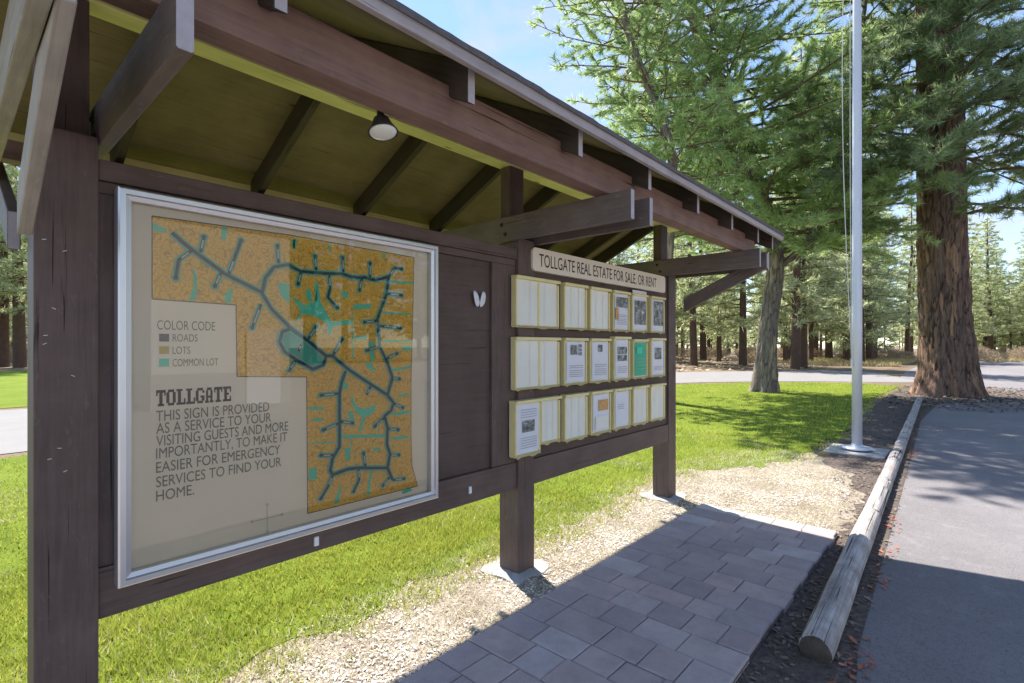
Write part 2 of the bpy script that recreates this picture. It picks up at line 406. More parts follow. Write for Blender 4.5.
# rafters, roof skin
RX = [-0.46, -0.10, 0.65, 1.40, 2.16, 2.91, 3.66, 4.37, 5.065, 5.525]
for x in RX:
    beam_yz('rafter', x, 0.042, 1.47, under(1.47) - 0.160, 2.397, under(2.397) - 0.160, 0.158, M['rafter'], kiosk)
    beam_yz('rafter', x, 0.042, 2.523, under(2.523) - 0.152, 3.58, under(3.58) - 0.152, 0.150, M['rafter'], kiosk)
def slope_slab(name, x0, x1, ya, yb, lo, hi, m, nx=1, parent=kiosk, wob=0.0):
    """slab following one roof slope between ya and yb, lo..hi above the deck underside"""
    bm = bmesh.new(); ny = 2 if wob == 0 else 8
    def grid(off, w):
        return [[bm.verts.new((x0 + (x1 - x0) * i / nx, ya + (yb - ya) * j / (ny - 1),
                 under(ya + (yb - ya) * j / (ny - 1)) + off + (random.uniform(-w, w) if w else 0))) for j in range(ny)] for i in range(nx + 1)]
    A = grid(lo, 0); B = grid(hi, wob)
    for i in range(nx):
        for j in range(ny - 1):
            bm.faces.new((A[i][j], A[i][j + 1], A[i + 1][j + 1], A[i + 1][j]))
            bm.faces.new((B[i][j], B[i + 1][j], B[i + 1][j + 1], B[i][j + 1]))
    for i in range(nx):
        bm.faces.new((A[i][0], A[i + 1][0], B[i + 1][0], B[i][0])); bm.faces.new((A[i][-1], B[i][-1], B[i + 1][-1], A[i + 1][-1]))
    for j in range(ny - 1):
        bm.faces.new((A[0][j], B[0][j], B[0][j + 1], A[0][j + 1])); bm.faces.new((A[-1][j], A[-1][j + 1], B[-1][j + 1], B[-1][j]))
    bmesh.ops.recalc_face_normals(bm, faces=bm.faces[:])
    return link(name, from_bm(bm), m, parent)
slope_slab('roof_deck', -0.57, 5.60, 1.425, 2.459, 0.0, 0.018, M['deck'])
slope_slab('roof_deck', -0.57, 5.60, 2.461, 3.615, 0.0, 0.018, M['deck'])
slope_slab('shingles', -0.60, 5.63, 1.388, 2.459, 0.022, 0.046, M['shingle'], 120, wob=0.003)
slope_slab('shingles', -0.60, 5.63, 2.461, 3.65, 0.022, 0.046, M['shingle'], 120, wob=0.003)
box('fascia', -0.59, 5.62, 1.397, 1.423, under(1.41) - 0.03, under(1.41) + 0.020, M['fascia'], kiosk, 0.003)
box('fascia', -0.59, 5.62, 3.617, 3.64, under(3.63) - 0.08, under(3.63) + 0.020, M['ridge'], kiosk, 0.003)  # inner face carries the grass bounce as painted yellow
# cut ends that face the walk: sky light painted in as a paler colour
for o in list(kiosk.children):
    if o.name.split('.')[0] in ('rafter', 'bracket_arm', 'brace'):
        o.data.materials.append(M['skylit_endgrain']); Rm = WLOC[o].to_3x3()
        for p in o.data.polygons:
            if (Rm @ p.normal).y < -0.95: p.material_index = 1
# walls of the two bays
box('header_board', 0.378, 2.654, 2.330, 2.388, H + 0.598, H + 0.672, M['post'], kiosk)
box('header_trim', 0.378, 2.654, 2.346, 2.386, H + 0.554, H + 0.597, M['post'], kiosk)
box('bottom_rail', 0.378, 2.654, 2.336, 2.386, H - 0.985, H - 0.802, M['post'], kiosk)
box('stile', 0.378, 0.43, 2.346, 2.386, H - 0.801, H + 0.553, M['post'], kiosk)
box('stile', 2.42, 2.654, 2.346, 2.386, H - 0.801, H + 0.553, M['post'], kiosk)
box('back_panel', 0.431, 2.419, 2.368, 2.384, H - 0.801, H + 0.553, M['panel'], kiosk, 0.001)
box('notice_board', 2.828, 5.009, 2.340, 2.376, H - 0.805, H + 0.715, M['panel'], kiosk)
box('bottom_rail', 2.828, 5.009, 2.325, 2.386, H - 0.985, H - 0.807, M['post'], kiosk)
box('outlet_box', 5.183, 5.237, 2.345, 2.415, H - 0.42, H - 0.30, M['iron'], kiosk, 0.008)

# ------------------------------------------------------------------ lettering
def text_me(s, x0, z0, y, width, height, bold=0.0, font_align='LEFT'):
    cu = bpy.data.curves.new('t', 'FONT'); cu.body = s; cu.size = 1; cu.offset = bold
    cu.resolution_u = 4
    ob = bpy.data.objects.new('t', cu); COL.objects.link(ob)
    dg = bpy.context.evaluated_depsgraph_get()
    me = bpy.data.meshes.new_from_object(ob.evaluated_get(dg))
    bpy.data.objects.remove(ob); bpy.data.curves.remove(cu)
    co = np.empty(len(me.vertices) * 3, np.float32); me.vertices.foreach_get('co', co); co = co.reshape(-1, 3)
    lo = co.min(0); hi = co.max(0)
    out = np.empty_like(co)
    out[:, 0] = x0 + (co[:, 0] - lo[0]) / (hi[0] - lo[0]) * width
    out[:, 2] = z0 + (co[:, 1]) / 0.7 * height
    out[:, 1] = y
    me.vertices.foreach_set('co', out.ravel()); me.update(); me.materials.clear()
    return me
def rect(x0, x1, z0, z1, y):
    return [(x0, y, z0), (x1, y, z0), (x1, y, z1), (x0, y, z1)]
# ------------------------------------------------------------------ sign board
sg = empty('sign_board', (3.84, 2.32, H + 0.53), 'long narrow cream sign board with black capital letters above the flyer boxes', 'sign')
def round_plate(x0, x1, y0, y1, z0, z1, r):
    bm = bmesh.new(); pr = []
    for cx, cz, a0 in ((x1 - r, z1 - r, 0), (x0 + r, z1 - r, 90), (x0 + r, z0 + r, 180), (x1 - r, z0 + r, 270)):
        for k in range(6):
            a = R(a0 + 18 * k); pr.append((cx + r * math.cos(a), cz + r * math.sin(a)))
    f = [bm.verts.new((x, y0, z)) for x, z in pr]; g = [bm.verts.new((x, y1, z)) for x, z in pr]
    bm.faces.new(f); bm.faces.new(g[::-1]); n = len(f)
    for k in range(n): bm.faces.new((f[k], g[k], g[(k + 1) % n], f[(k + 1) % n]))
    bmesh.ops.recalc_face_normals(bm, faces=bm.faces[:])
    return from_bm(bm)
sx0, _ = wall(533, 260, 2.30); sx1, _ = wall(665.5, 285, 2.30)
link('board', round_plate(sx0, sx1, 2.302, 2.339, H + 0.535, H + 0.70, 0.03), M['sign'], sg)
tx0, _ = wall(539.5, 260, 2.30); tx1, _ = wall(656.5, 285, 2.30)
link('lettering', text_me('TOLLGATE REAL ESTATE FOR SALE, OR RENT', tx0, H + 0.572, 2.3005, tx1 - tx0, 0.092, 0.0), M['black'], sg)
# ------------------------------------------------------------------ map case and poster
mc = empty('map_display_case', (1.16, 2.30, H - 0.87), 'large silver framed glass case holding the area map on the left bay', 'display case')
FX0, FX1, FZ0, FZ1 = 0.423, 1.904, H - 0.870, H + 0.573
def frame_me(x0, x1, z0, z1, y0, y1, w):
    bm = bmesh.new()
    prof = [(0, y1), (0, y0 + 0.006), (0.006, y0), (w * 0.55, y0), (w * 0.62, y0 + 0.012), (w, y0 + 0.018), (w, y1)]
    rings = []
    for d, y in prof:
        rings.append([bm.verts.new(v) for v in ((x0 + d, y, z0 + d), (x1 - d, y, z0 + d), (x1 - d, y, z1 - d), (x0 + d, y, z1 - d))])
    for a, b in zip(rings, rings[1:]):
        for k in range(4): bm.faces.new((a[k], a[(k + 1) % 4], b[(k + 1) % 4], b[k]))
    bmesh.ops.recalc_face_normals(bm, faces=bm.faces[:])
    return from_bm(bm)
link('frame', frame_me(FX0, FX1, FZ0, FZ1, 2.268, 2.335, 0.042), M['alu'], mc)
YM = 2.322
gbm = bmesh.new(); gbm.faces.new([gbm.verts.new(v) for v in rect(FX0 + 0.041, FX1 - 0.041, FZ0 + 0.041, FZ1 - 0.041, 2.297)])
link('glass_pane', from_bm(gbm), M['glass'], mc)
for px, py in ((316, 541), (470, 490)):
    lx, lz = wall(px, py, 2.332)
    box('latch', lx - 0.011, lx + 0.011, 2.322 if px < 400 else 2.326, 2.3345, lz - 0.022, lz + 0.022, M['white'], mc, 0.003)
po = link('poster', from_bm((lambda b: (b.faces.new([b.verts.new(v) for v in rect(FX0 + 0.03, FX1 - 0.03, FZ0 + 0.03, FZ1 - 0.03, YM)]), b)[1])(bmesh.new())), M['poster'], mc)
def wp(p, dy): x, z = wall(p[0], p[1], YM); return (x, YM - dy, z)
def fp(pts, dy): return [wp(p, dy) for p in pts]
def fA(l): return [(120 + x / 4.555, 190 + y / 4.555) for x, y in l]
def fB(l): return [(270 + x / 4.27, 220 + y / 4.27) for x, y in l]
def fC(l): return [(270 + x / 4.267, 360 + y / 4.267) for x, y in l]
land = [(152, 216), (290, 235), (414, 257.5), (411, 380), (411, 440), (412, 466), (417.5, 486), (307.5, 513.5), (306.5, 377), (237, 376.5), (236, 305), (152, 299)]
flat('map_land', [fp(land, 0.001)], M['ochre'], po)
ed = []
for a_, b_ in zip(land, land[1:] + land[:1]):
    p, q = Vector(wp(a_, 0.0012)), Vector(wp(b_, 0.0012)); d = (q - p).normalized(); nn = Vector((-d.z, 0, d.x)) * 0.002
    ed.append([p - nn, q - nn, q + nn, p + nn])
flat('map_border', ed, M['grey_ink'], po)
G = [fB([(85, 320), (150, 365), (190, 345), (205, 260), (215, 350), (240, 395), (265, 435), (345, 425), (350, 445), (290, 450), (270, 455), (252, 500), (240, 440), (190, 410), (140, 400), (110, 440), (130, 385)]),
     fB([(355, 360), (430, 358), (428, 380), (357, 382)]), fB([(510, 258), (610, 264), (610, 274), (515, 268)]), fB([(480, 392), (603, 398), (602, 406), (482, 400)]),
     fB([(480, 512), (600, 512), (600, 521), (482, 522)]), fB([(360, 496), (420, 494), (410, 508), (362, 512)]), fB([(400, 612), (425, 608), (452, 640), (430, 645)]),
     fB([(90, 85), (108, 82), (104, 125), (95, 122)]), fB([(246, 105), (258, 107), (255, 150)]), fB([(478, 143), (494, 146), (486, 172)]), fB([(348, 380), (352, 380), (356, 595), (350, 595)]),
     fB([(190, 270), (202, 262), (198, 345), (190, 345)]), fB([(500, 640), (602, 622), (602, 632), (505, 650)]),
     fC([(348, 140), (358, 175), (370, 200), (400, 207), (430, 200), (455, 185), (440, 225), (405, 245), (390, 300), (375, 310), (392, 245), (360, 215), (346, 175)]),
     fC([(300, 320), (490, 316), (490, 330), (300, 334)]), fC([(165, 200), (228, 202), (226, 214), (165, 214)]), fC([(165, 462), (198, 458), (200, 508), (165, 512)]),
     fC([(296, 540), (306, 540), (290, 612), (272, 615)]), fC([(426, 470), (436, 470), (424, 575), (412, 578)]), fC([(340, 340), (352, 340), (346, 375)]),
     fC([(165, 352), (275, 348), (275, 354), (165, 358)]), fC([(540, 150), (592, 140), (592, 150), (545, 158)]),
     fB([(150, 300), (172, 296), (180, 345), (160, 350)]), fB([(300, 300), (330, 310), (335, 335), (310, 330)]), fB([(420, 520), (440, 515), (446, 600), (430, 610)]), fB([(560, 540), (604, 536), (602, 556), (566, 560)]),
     fC([(330, 215), (352, 225), (362, 262), (340, 258)]), fC([(520, 225), (596, 214), (594, 228), (526, 238)]), fC([(320, 375), (345, 372), (338, 430), (322, 432)]), fC([(440, 375), (470, 372), (468, 385), (442, 390)]), fC([(180, 250), (225, 246), (224, 258), (182, 262)]),
     fC([(520, 330), (592, 322), (592, 334), (524, 342)]), fC([(310, 90), (332, 100), (328, 128), (312, 120)]), fC([(560, 560), (600, 545), (605, 556), (566, 572)]),
     fA([(148, 150), (212, 178), (204, 196), (150, 186)]), fA([(328, 348), (352, 400), (347, 500), (313, 506), (336, 430)]), fA([(480, 470), (512, 440), (505, 515), (475, 512)]),
     fA([(720, 420), (770, 430), (770, 520), (730, 480)]), fA([(460, 170), (490, 172), (480, 230), (462, 225)]), fA([(790, 220), (806, 224), (800, 270), (786, 262)])]
flat('greenbelt', [fp(g, 0.002) for g in G], M['green_ink'], po)
pond = fB([(85, 465), (165, 520), (238, 580), (225, 620), (180, 637), (110, 597), (60, 562), (38, 520), (50, 478)])
flat('map_pond', [fp(pond, 0.0025)], M['pond_ink'], po)
main = [[(171.6, 232.8), (184, 244), (196.8, 253.7), (225.4, 274.5), (260.5, 292), (271.5, 309.6), (289, 327), (308.6, 341.8), (325, 355.8), (332, 355.8), (347, 368.7), (363.7, 380), (387, 395), (393, 403), (390.7, 410.4), (384, 416), (387, 428), (386.5, 444.4), (389.5, 453.7), (387, 467.8), (391.9, 479.5)],
        [(387, 467.8), (356.7, 467.8), (347.3, 469), (332, 474.8), (329.8, 470), (332, 458.4), (339, 446.7), (339, 392.8), (341, 383), (345, 371)],
        [(261.6, 293), (265, 277.8), (273.7, 267), (287.5, 264.7), (300.4, 271.5), (328.5, 274), (340, 273.4), (352, 277.4), (363.7, 277.4), (375, 280.4), (388, 276.7), (386, 293.8), (376.6, 319.5), (379, 346.5), (387, 362.9), (391.9, 377.6), (387, 395)],
        pond + [pond[0]]]
culs = [fB(l) for l in ([(195, 215), (190, 155)], [(310, 225), (308, 160)], [(425, 250), (425, 185)], [(130, 220), (118, 275)], [(250, 235), (255, 290), (245, 330), (285, 375)],
        [(390, 248), (380, 300)], [(505, 242), (530, 205), (560, 210)], [(495, 315), (560, 322)], [(455, 430), (400, 436)], [(460, 450), (555, 462)], [(465, 540), (410, 557)],
        [(495, 592), (540, 570)], [(160, 510), (195, 455)], [(265, 580), (305, 510)], [(120, 560), (130, 535)], [(110, 595), (80, 640)])]
culs += [fC(l) for l in ([(290, 143), (215, 150)], [(515, 80), (550, 80)], [(410, 148), (424, 118)], [(525, 185), (565, 203)], [(487, 245), (445, 283)], [(497, 293), (545, 297)],
         [(295, 268), (225, 298)], [(297, 262), (350, 268)], [(268, 405), (215, 406)], [(505, 405), (548, 405)], [(405, 455), (397, 397)], [(375, 460), (378, 510), (355, 560)],
         [(520, 512), (570, 505)], [(508, 500), (480, 535)], [(265, 490), (245, 540), (215, 590)])]
culs += [fA(l) for l in ([(325, 275), (265, 320), (252, 400)], [(460, 375), (430, 438)], [(365, 285), (380, 215)], [(490, 390), (520, 310), (550, 230)], [(640, 520), (600, 628)], [(720, 335), (715, 255)])]
def strokes(lines, w, dy, end=0.0):
    out = []
    for l in lines:
        P = [Vector(wp(p, dy)) for p in l]
        for p, q in zip(P, P[1:]):
            d = (q - p)
            if d.length < 1e-4: continue
            d.normalize(); nn = Vector((-d.z, 0, d.x)) * w
            out.append([p - nn, q - nn, q + nn, p + nn])
        for p in P[1:-1] if not end else P[1:]:
            r = w if (not end or p is not P[-1]) else w * end
            out.append([p + Vector((math.cos(k * math.pi / 5), 0, math.sin(k * math.pi / 5))) * r for k in range(10)])
    return out
def lay(polys, step=0.0000):          # keep overlapping bits of one ink apart by a hair
    return [[(v[0], v[1] - 0.00002 * (i % 37), v[2]) for v in p] for i, p in enumerate(polys)]
flat('road_edging', lay(strokes(main, 0.0150, 0.0035) + strokes(culs, 0.0125, 0.0035, 1.3)), M['halo_ink'], po)
flat('roads', lay(strokes(main, 0.0072, 0.0055) + strokes(culs, 0.0060, 0.0055, 1.45)), M['road_ink'], po)
nm = []
for l in culs:
    P = [Vector(wp(p, 0.0072)) for p in l[:2]]
    d = P[1] - P[0]; L = d.length; d.normalize(); nn = Vector((-d.z, 0, d.x)) * 0.0032
    nm.append([P[0] + d * L * .25 - nn, P[0] + d * L * .8 - nn, P[0] + d * L * .8 + nn, P[0] + d * L * .25 + nn])
flat('street_names', nm, M['name_ink'], po)
# writing on the poster (baselines are level; sizes from the lines' ends)
def line(s, pxa, pxb, pyb, h, m, bold=0.0, name='lettering'):
    xa, z0 = wall(pxa, pyb, YM); xb, _ = wall(pxb, pyb, YM)
    link(name, text_me(s, xa, z0, YM - 0.002, xb - xa, h, bold), m, po)
for s, a_, b_, yb in (('THIS SIGN IS PROVIDED', 156, 269, 421.5), ('AS A SERVICE TO YOUR', 156, 271, 434), ('VISITING GUESTS AND MORE', 156, 288, 446.5),
                      ('IMPORTANTLY, TO MAKE IT', 156, 287, 459), ('EASIER FOR EMERGENCY', 156, 280, 473), ('SERVICES TO FIND YOUR', 156, 281, 487.5), ('HOME.', 156, 194, 501.5)):
    line(s, a_, b_, yb, 0.0415, M['ink'], 0.0)
line('COLOR CODE', 157, 215, 329.5, 0.037, M['ink'], -0.004)
for s, b_, yb, mk in (('ROADS', 197.5, 341.5, 'grey_ink'), ('LOTS', 190, 354, 'lot_ink'), ('COMMON LOT', 218, 366.5, 'green_ink')):
    line(s, 172.5, b_, yb, 0.030, M['ink'], -0.004)
    xa, z0 = wall(159, yb, YM); xb, _ = wall(169, yb, YM)
    flat('legend_key', [rect(xa, xb, z0, z0 + 0.030, YM - 0.002)], M[mk], po)
# slab-serif title built stroke by stroke on a 6 x 8 grid
GL = {'T': [(0, 6.6, 6, 8), (2.0, 0, 4.0, 6.6), (1.0, 0, 5.0, 1.1), (0, 5.2, 0.9, 6.6), (5.1, 5.2, 6, 6.6)],
      'O': [(0, 1.3, 1.9, 6.7), (4.1, 1.3, 6, 6.7), (1.0, 0, 5.0, 1.3), (1.0, 6.7, 5.0, 8)],
      'L': [(1, 1.2, 3, 7), (0, 0, 6, 1.2), (0, 7, 4.0, 8), (5.0, 1.2, 6, 3.2)],
      'G': [(0, 1.3, 1.9, 6.7), (1.0, 0, 5.0, 1.3), (1.0, 6.7, 5.0, 8), (4.1, 1.3, 6, 4.0), (3.2, 3.0, 4.1, 4.0), (4.6, 5.4, 6, 6.7)],
      'A': [(0.7, 1.1, 2.2, 6.6), (3.8, 1.1, 5.3, 6.6), (1.4, 6.6, 4.6, 8), (2.2, 2.6, 3.8, 3.7), (0, 0, 2.7, 1.1), (3.3, 0, 6, 1.1)],
      'E': [(1, 1.2, 3, 6.8), (0, 0, 6, 1.2), (0, 6.8, 6, 8), (5.0, 1.2, 6, 2.8), (5.0, 5.2, 6, 6.8), (3, 3.5, 4.4, 4.6)]}
xa, z0 = wall(156, 406.5, YM); xb, _ = wall(231.5, 400, YM)
tw = (xb - xa) / 8; polys = []
for i, ch in enumerate('TOLLGATE'):
    for (a0, b0, a1, b1) in GL[ch]:
        s = tw * 0.93 / 6; v = 0.062 / 8
        polys.append(rect(xa + i * tw + a0 * s, xa + i * tw + a1 * s, z0 + b0 * v, z0 + b1 * v, YM - 0.002))
flat('title', polys, M['ink_title'], po)
cx, cz = wall(267, 518, YM)
flat('compass_mark', [rect(cx - 0.002, cx + 0.002, cz - 0.055, cz + 0.055, YM - 0.002), rect(cx - 0.06, cx + 0.06, cz - 0.002, cz + 0.002, YM - 0.0024)] +
     [rect(cx + a_ - 0.006, cx + a_ + 0.006, cz + b_ - 0.006, cz + b_ + 0.006, YM - 0.0028) for a_, b_ in ((0, .06), (0, -.06), (.065, 0), (-.065, 0))], M['faint'], po)

# ------------------------------------------------------------------ flyer boxes
YB = 2.288
def flyer_box(px0, px1, zt, zb, label, div=None, dep=0.048, tilt=0.0):
    px0 += 0.9; px1 -= 0.5
    x0, _ = wall(px0, 346, YB); x1, _ = wall(px1, 346, YB)
    yb = 2.338; yf = yb - dep; w = 0.014
    t = empty('flyer_box', ((x0 + x1) / 2, yb, zb), label, 'flyer box', 'flyer boxes on the notice board')
    link('back_plate', box_me(x1 - x0 - .004, 0.004, zt - zb - .01, 0.001, 1), M['milky'], t, Matrix.Translation(((x0 + x1) / 2, yb - 0.0025, (zt + zb) / 2)))
    bm = bmesh.new()
    def bar(a, b, c, d, e, f):
        bmesh.ops.create_cube(bm, size=1, matrix=Matrix.Translation(((a + b) / 2, (c + d) / 2, (e + f) / 2)) @ Matrix.Diagonal((b - a, d - c, f - e, 1)))
    bar(x0, x0 + w, yf, yb - .005, zb + w, zt - 0.02); bar(x1 - w, x1, yf, yb - .005, zb + w, zt - 0.03)      # sides
    bar(x0 + .003, x1 - .003, yf + .001, yb - .005, zb, zb + w)                                                # floor
    if div:
        xd = x0 + (x1 - x0) * div; bar(xd - 0.008, xd + 0.008, yf + .004, yb - .005, zb + w, zt - 0.03)
    bmesh.ops.bevel(bm, geom=bm.edges[:], offset=0.003, segments=1, affect='EDGES')
    link('rim', from_bm(bm), M['yellow'], t)
    link('lid', box_me(x1 - x0 + 0.008, dep + 0.012, 0.022, 0.005, 2), M['yellow'], t, Matrix.Translation(((x0 + x1) / 2, yb - dep / 2 - 0.008, zt - 0.0105)))
    bm = bmesh.new(); n = 12                                                                                    # broken lower lip
    top = [bm.verts.new((x0 + .006 + (x1 - x0 - .012) * k / n, yf - 0.002, zb + 0.012)) for k in range(n + 1)]
    bot = [bm.verts.new((x0 + .006 + (x1 - x0 - .012) * k / n, yf - 0.008, zb + 0.002 - 0.012 * max(0, math.sin(k * 0.75 + px0 * 0.37)))) for k in range(n + 1)]
    for k in range(n): bm.faces.new((top[k], bot[k], bot[k + 1], top[k + 1]))
    bmesh.ops.solidify(bm, geom=bm.faces[:], thickness=0.003)
    link('lower_lip', from_bm(bm), M['yellow'], t)
    fb = bmesh.new()
    fb.faces.new([fb.verts.new(v) for v in rect(x0 + w + .001, x1 - w - .001, zb + w + .001, zt - .022, yf + 0.013)])
    for k in range(1, 3):     # faint creases in the backing sheets
        xk = x0 + (x1 - x0) * k / 3
        fb.faces.new([fb.verts.new(v) for v in rect(xk - .004, xk + .004, zb + w + .002, zt - .024, yf + 0.011)])
    link('plastic_sheet', from_bm(fb), M['milky'], t)
    return x0 + w, x1 - w, zb + w, zt - 0.024, yf + 0.006
def flyer(b, label, m='paper', parts=(), lines=(), frac=(0.06, 0.94, 0.04, 0.98), curl=0.004, name='flyer', extra=0.0):
    x0, x1, z0, z1, y = b
    X0 = x0 + (x1 - x0) * frac[0]; X1 = x0 + (x1 - x0) * frac[1]; Z0 = z0 + (z1 - z0) * frac[2]; Z1 = z0 + (z1 - z0) * frac[3] + extra
    t = empty(name, ((X0 + X1) / 2, y, Z0), label, 'flyer', 'flyers in the boxes')
    bm = bmesh.new(); nx = 6
    a_ = [bm.verts.new((X0 + (X1 - X0) * k / nx, y - curl * math.sin(k / nx * math.pi), Z0)) for k in range(nx + 1)]
    c_ = [bm.verts.new((X0 + (X1 - X0) * k / nx, y - curl * math.sin(k / nx * math.pi), Z1)) for k in range(nx + 1)]
    for k in range(nx): bm.faces.new((a_[k], a_[k + 1], c_[k + 1], c_[k]))
    link('sheet', from_bm(bm), M[m], t)
    for (u0, u1, v0, v1, mm) in parts:
        flat('picture', [rect(X0 + (X1 - X0) * u0, X0 + (X1 - X0) * u1, Z0 + (Z1 - Z0) * v0, Z0 + (Z1 - Z0) * v1, y - 0.0085)], M[mm], t)
    ls = []
    for (u0, u1, v) in lines:
        ls.append(rect(X0 + (X1 - X0) * u0, X0 + (X1 - X0) * u1, Z0 + (Z1 - Z0) * v, Z0 + (Z1 - Z0) * v + 0.0045, y - 0.0085))
    if ls: flat('print', ls, M['print'], t)
TXT = [(0.12, 0.88, v) for v in (0.12, 0.17, 0.22, 0.27, 0.34, 0.39)]
r1t, r1b = H + 0.482, H + 0.128
r2t, r2b = H + 0.062, H - 0.302
r3t, r3b = H - 0.372, H - 0.728
flyer_box(515.5, 560, r1t, r1b, 'wide empty yellow-edged box at the left end of the top row, under the sign', 0.52)
flyer_box(564, 588, r1t, r1b, 'narrow empty flyer box beside the wide box in the top row')
flyer_box(590, 611, r1t, r1b, 'narrow empty flyer box in the top row just left of the pinkish photo flyer')
b = flyer_box(613, 630.5, r1t, r1b, 'flyer box in the top row holding the sheet with a pinkish photo')
flyer(b, 'white flyer with a pinkish photo strip in the top row', 'paper', [(0.1, 0.95, 0.62, 0.92, 'photo'), (0.0, 0.22, 0.25, 0.6, 'photo_warm')], TXT)
b = flyer_box(632, 648, r1t, r1b, 'flyer box in the top row whose sheet stands up above the lid')
flyer(b, 'tall grey flyer whose blank white top sticks up over the lid in the top row', 'paper', [(0.12, 0.9, 0.12, 0.74, 'photo')], [], extra=0.055, frac=(-0.02, 1.04, 0.04, 1.0))
b = flyer_box(650.5, 665.5, r1t, r1b, 'flyer box at the right end of the top row holding a dark photo sheet')
flyer(b, 'dark grey photo flyer at the right end of the top row', 'paper', [(0.12, 0.95, 0.15, 0.95, 'photo')], [])
flyer_box(515, 560.5, r2t, r2b, 'wide empty yellow-edged box at the left end of the middle row', 0.54)
b = flyer_box(564, 588, r2t, r2b, 'flyer box beside the wide box in the middle row holding a white sheet')
flyer(b, 'white flyer with one large and three small photos in the middle row', 'paper', [(0.2, 0.55, 0.68, 0.92, 'photo')] + [(0.62, 0.8, v, v + .08, 'photo') for v in (.66, .76, .86)], TXT)
b = flyer_box(590, 611, r2t, r2b, 'flyer box in the middle row holding a pale sheet with a small oval picture')
flyer(b, 'pale flyer with one small oval picture near its top, middle row', 'paper', [(0.34, 0.6, 0.74, 0.93, 'photo')], TXT)
b = flyer_box(613.5, 631, r2t + 0.02, r2b, 'flyer box with a tall yellow lid just left of the green flyer')
flyer(b, 'white flyer with two stacked photos beside the green flyer', 'paper', [(0.15, 0.85, 0.63, 0.82, 'photo'), (0.15, 0.85, 0.44, 0.6, 'photo')], TXT[:4])
b = flyer_box(633, 648.5, r2t, r2b, 'flyer box in the middle row holding the green flyer')
flyer(b, 'bright green flyer in the middle row', 'gpaper', [(0.1, 0.6, 0.66, 0.86, 'green_ink')], [(0.1, 0.9, v) for v in (0.2, 0.3, 0.4, 0.5)])
b = flyer_box(650.5, 666, r2t + 0.015, r2b, 'flyer box at the right end of the middle row')
flyer(b, 'white flyer with a grey house photo at the right end of the middle row', 'paper', [(0.2, 0.75, 0.45, 0.8, 'photo')], TXT[:3])
b = flyer_box(513.5, 540, r3t, r3b - 0.03, 'flyer box standing out at the left end of the bottom row, lower than its neighbours', dep=0.062)
flyer(b, 'white flyer with a black and white photo at the left end of the bottom row', 'paper', [(0.22, 0.75, 0.42, 0.66, 'photo')], [(0.15, 0.85, v) for v in (.1, .15, .2, .25, .3, .72, .77, .82, .87)], frac=(0.0, 1.02, 0.03, 1.0))
flyer_box(540.6, 561, r3t, r3b + 0.02, 'empty flyer box tucked against the jutting box in the bottom row')
flyer_box(564.5, 588.5, r3t, r3b, 'narrow empty flyer box in the bottom row just left of the orange picture')
b = flyer_box(591, 612, r3t, r3b, 'flyer box in the bottom row holding the orange picture sheet')
flyer(b, 'flyer with an orange picture and a folded white top edge in the bottom row', 'paper', [(0.3, 0.9, 0.55, 0.85, 'photo_warm'), (0.1, 0.9, 0.05, 0.4, 'milky')], [])
b = flyer_box(613.5, 631.5, r3t, r3b, 'flyer box in the bottom row holding a plain bluish white sheet')
flyer(b, 'plain bluish white flyer in the bottom row', 'paper', [], [(0.15, 0.6, v) for v in (0.5, 0.56, 0.62)])
flyer_box(633, 649, r3t, r3b, 'empty flyer box in the bottom row right of the plain white sheet')
flyer_box(650.5, 666, r3t, r3b, 'empty flyer box at the right end of the bottom row beside the post')

# paper butterfly on the bare panel
bx, bz = wall(477, 300, 2.366)
bt = empty('butterfly_ornament', (bx, 2.36, bz), 'small white butterfly ornament on the bare brown panel', 'ornament')
for sgn in (-1, 1):
    bm = bmesh.new(); P = []
    for k in range(16):
        a_ = 2 * math.pi * k / 16
        P.append((math.cos(a_) * 0.023, math.sin(a_) * 0.052 * (1.1 if math.sin(a_) > 0 else 0.9)))
    vs = [bm.verts.new((sgn * (0.027 + x * 1.0) + sgn * z * 0.25, -0.004 - (0.012 + 0.5 * abs(x)), z)) for x, z in P]
    bm.faces.new(vs); bmesh.ops.solidify(bm, geom=bm.faces[:], thickness=0.002)
    link('wing', from_bm(bm), M['paper'], bt, Matrix.Translation((bx, 2.366, bz)))
# bell lamp
lx = 1.16
la = empty('bell_lamp', (lx, 1.74, H + 0.80), 'small unlit bell shaped lamp hanging behind the front beam', 'lamp')
LW = Matrix.Translation((lx, 1.735, H + 0.905)) @ Matrix.Rotation(R(-13), 4, 'X')
link('lamp_shade', lathe_me([(0.012, 0.03), (0.016, 0.0), (0.03, -0.01), (0.040, -0.035), (0.056, -0.062), (0.060, -0.068), (0.056, -0.066)], 24), M['lampcap'], la, LW)
link('lens', lathe_me([(0.054, -0.064), (0.050, -0.071), (0.030, -0.077), (0.001, -0.079)], 24), M['lens'], la, LW)
link('stem', tube_me([(lx, 1.735, H + 0.925), (lx, 1.73, H + 0.95), (lx, 1.676, H + 0.96)], [0.012] * 3, 8), M['lampcap'], la)
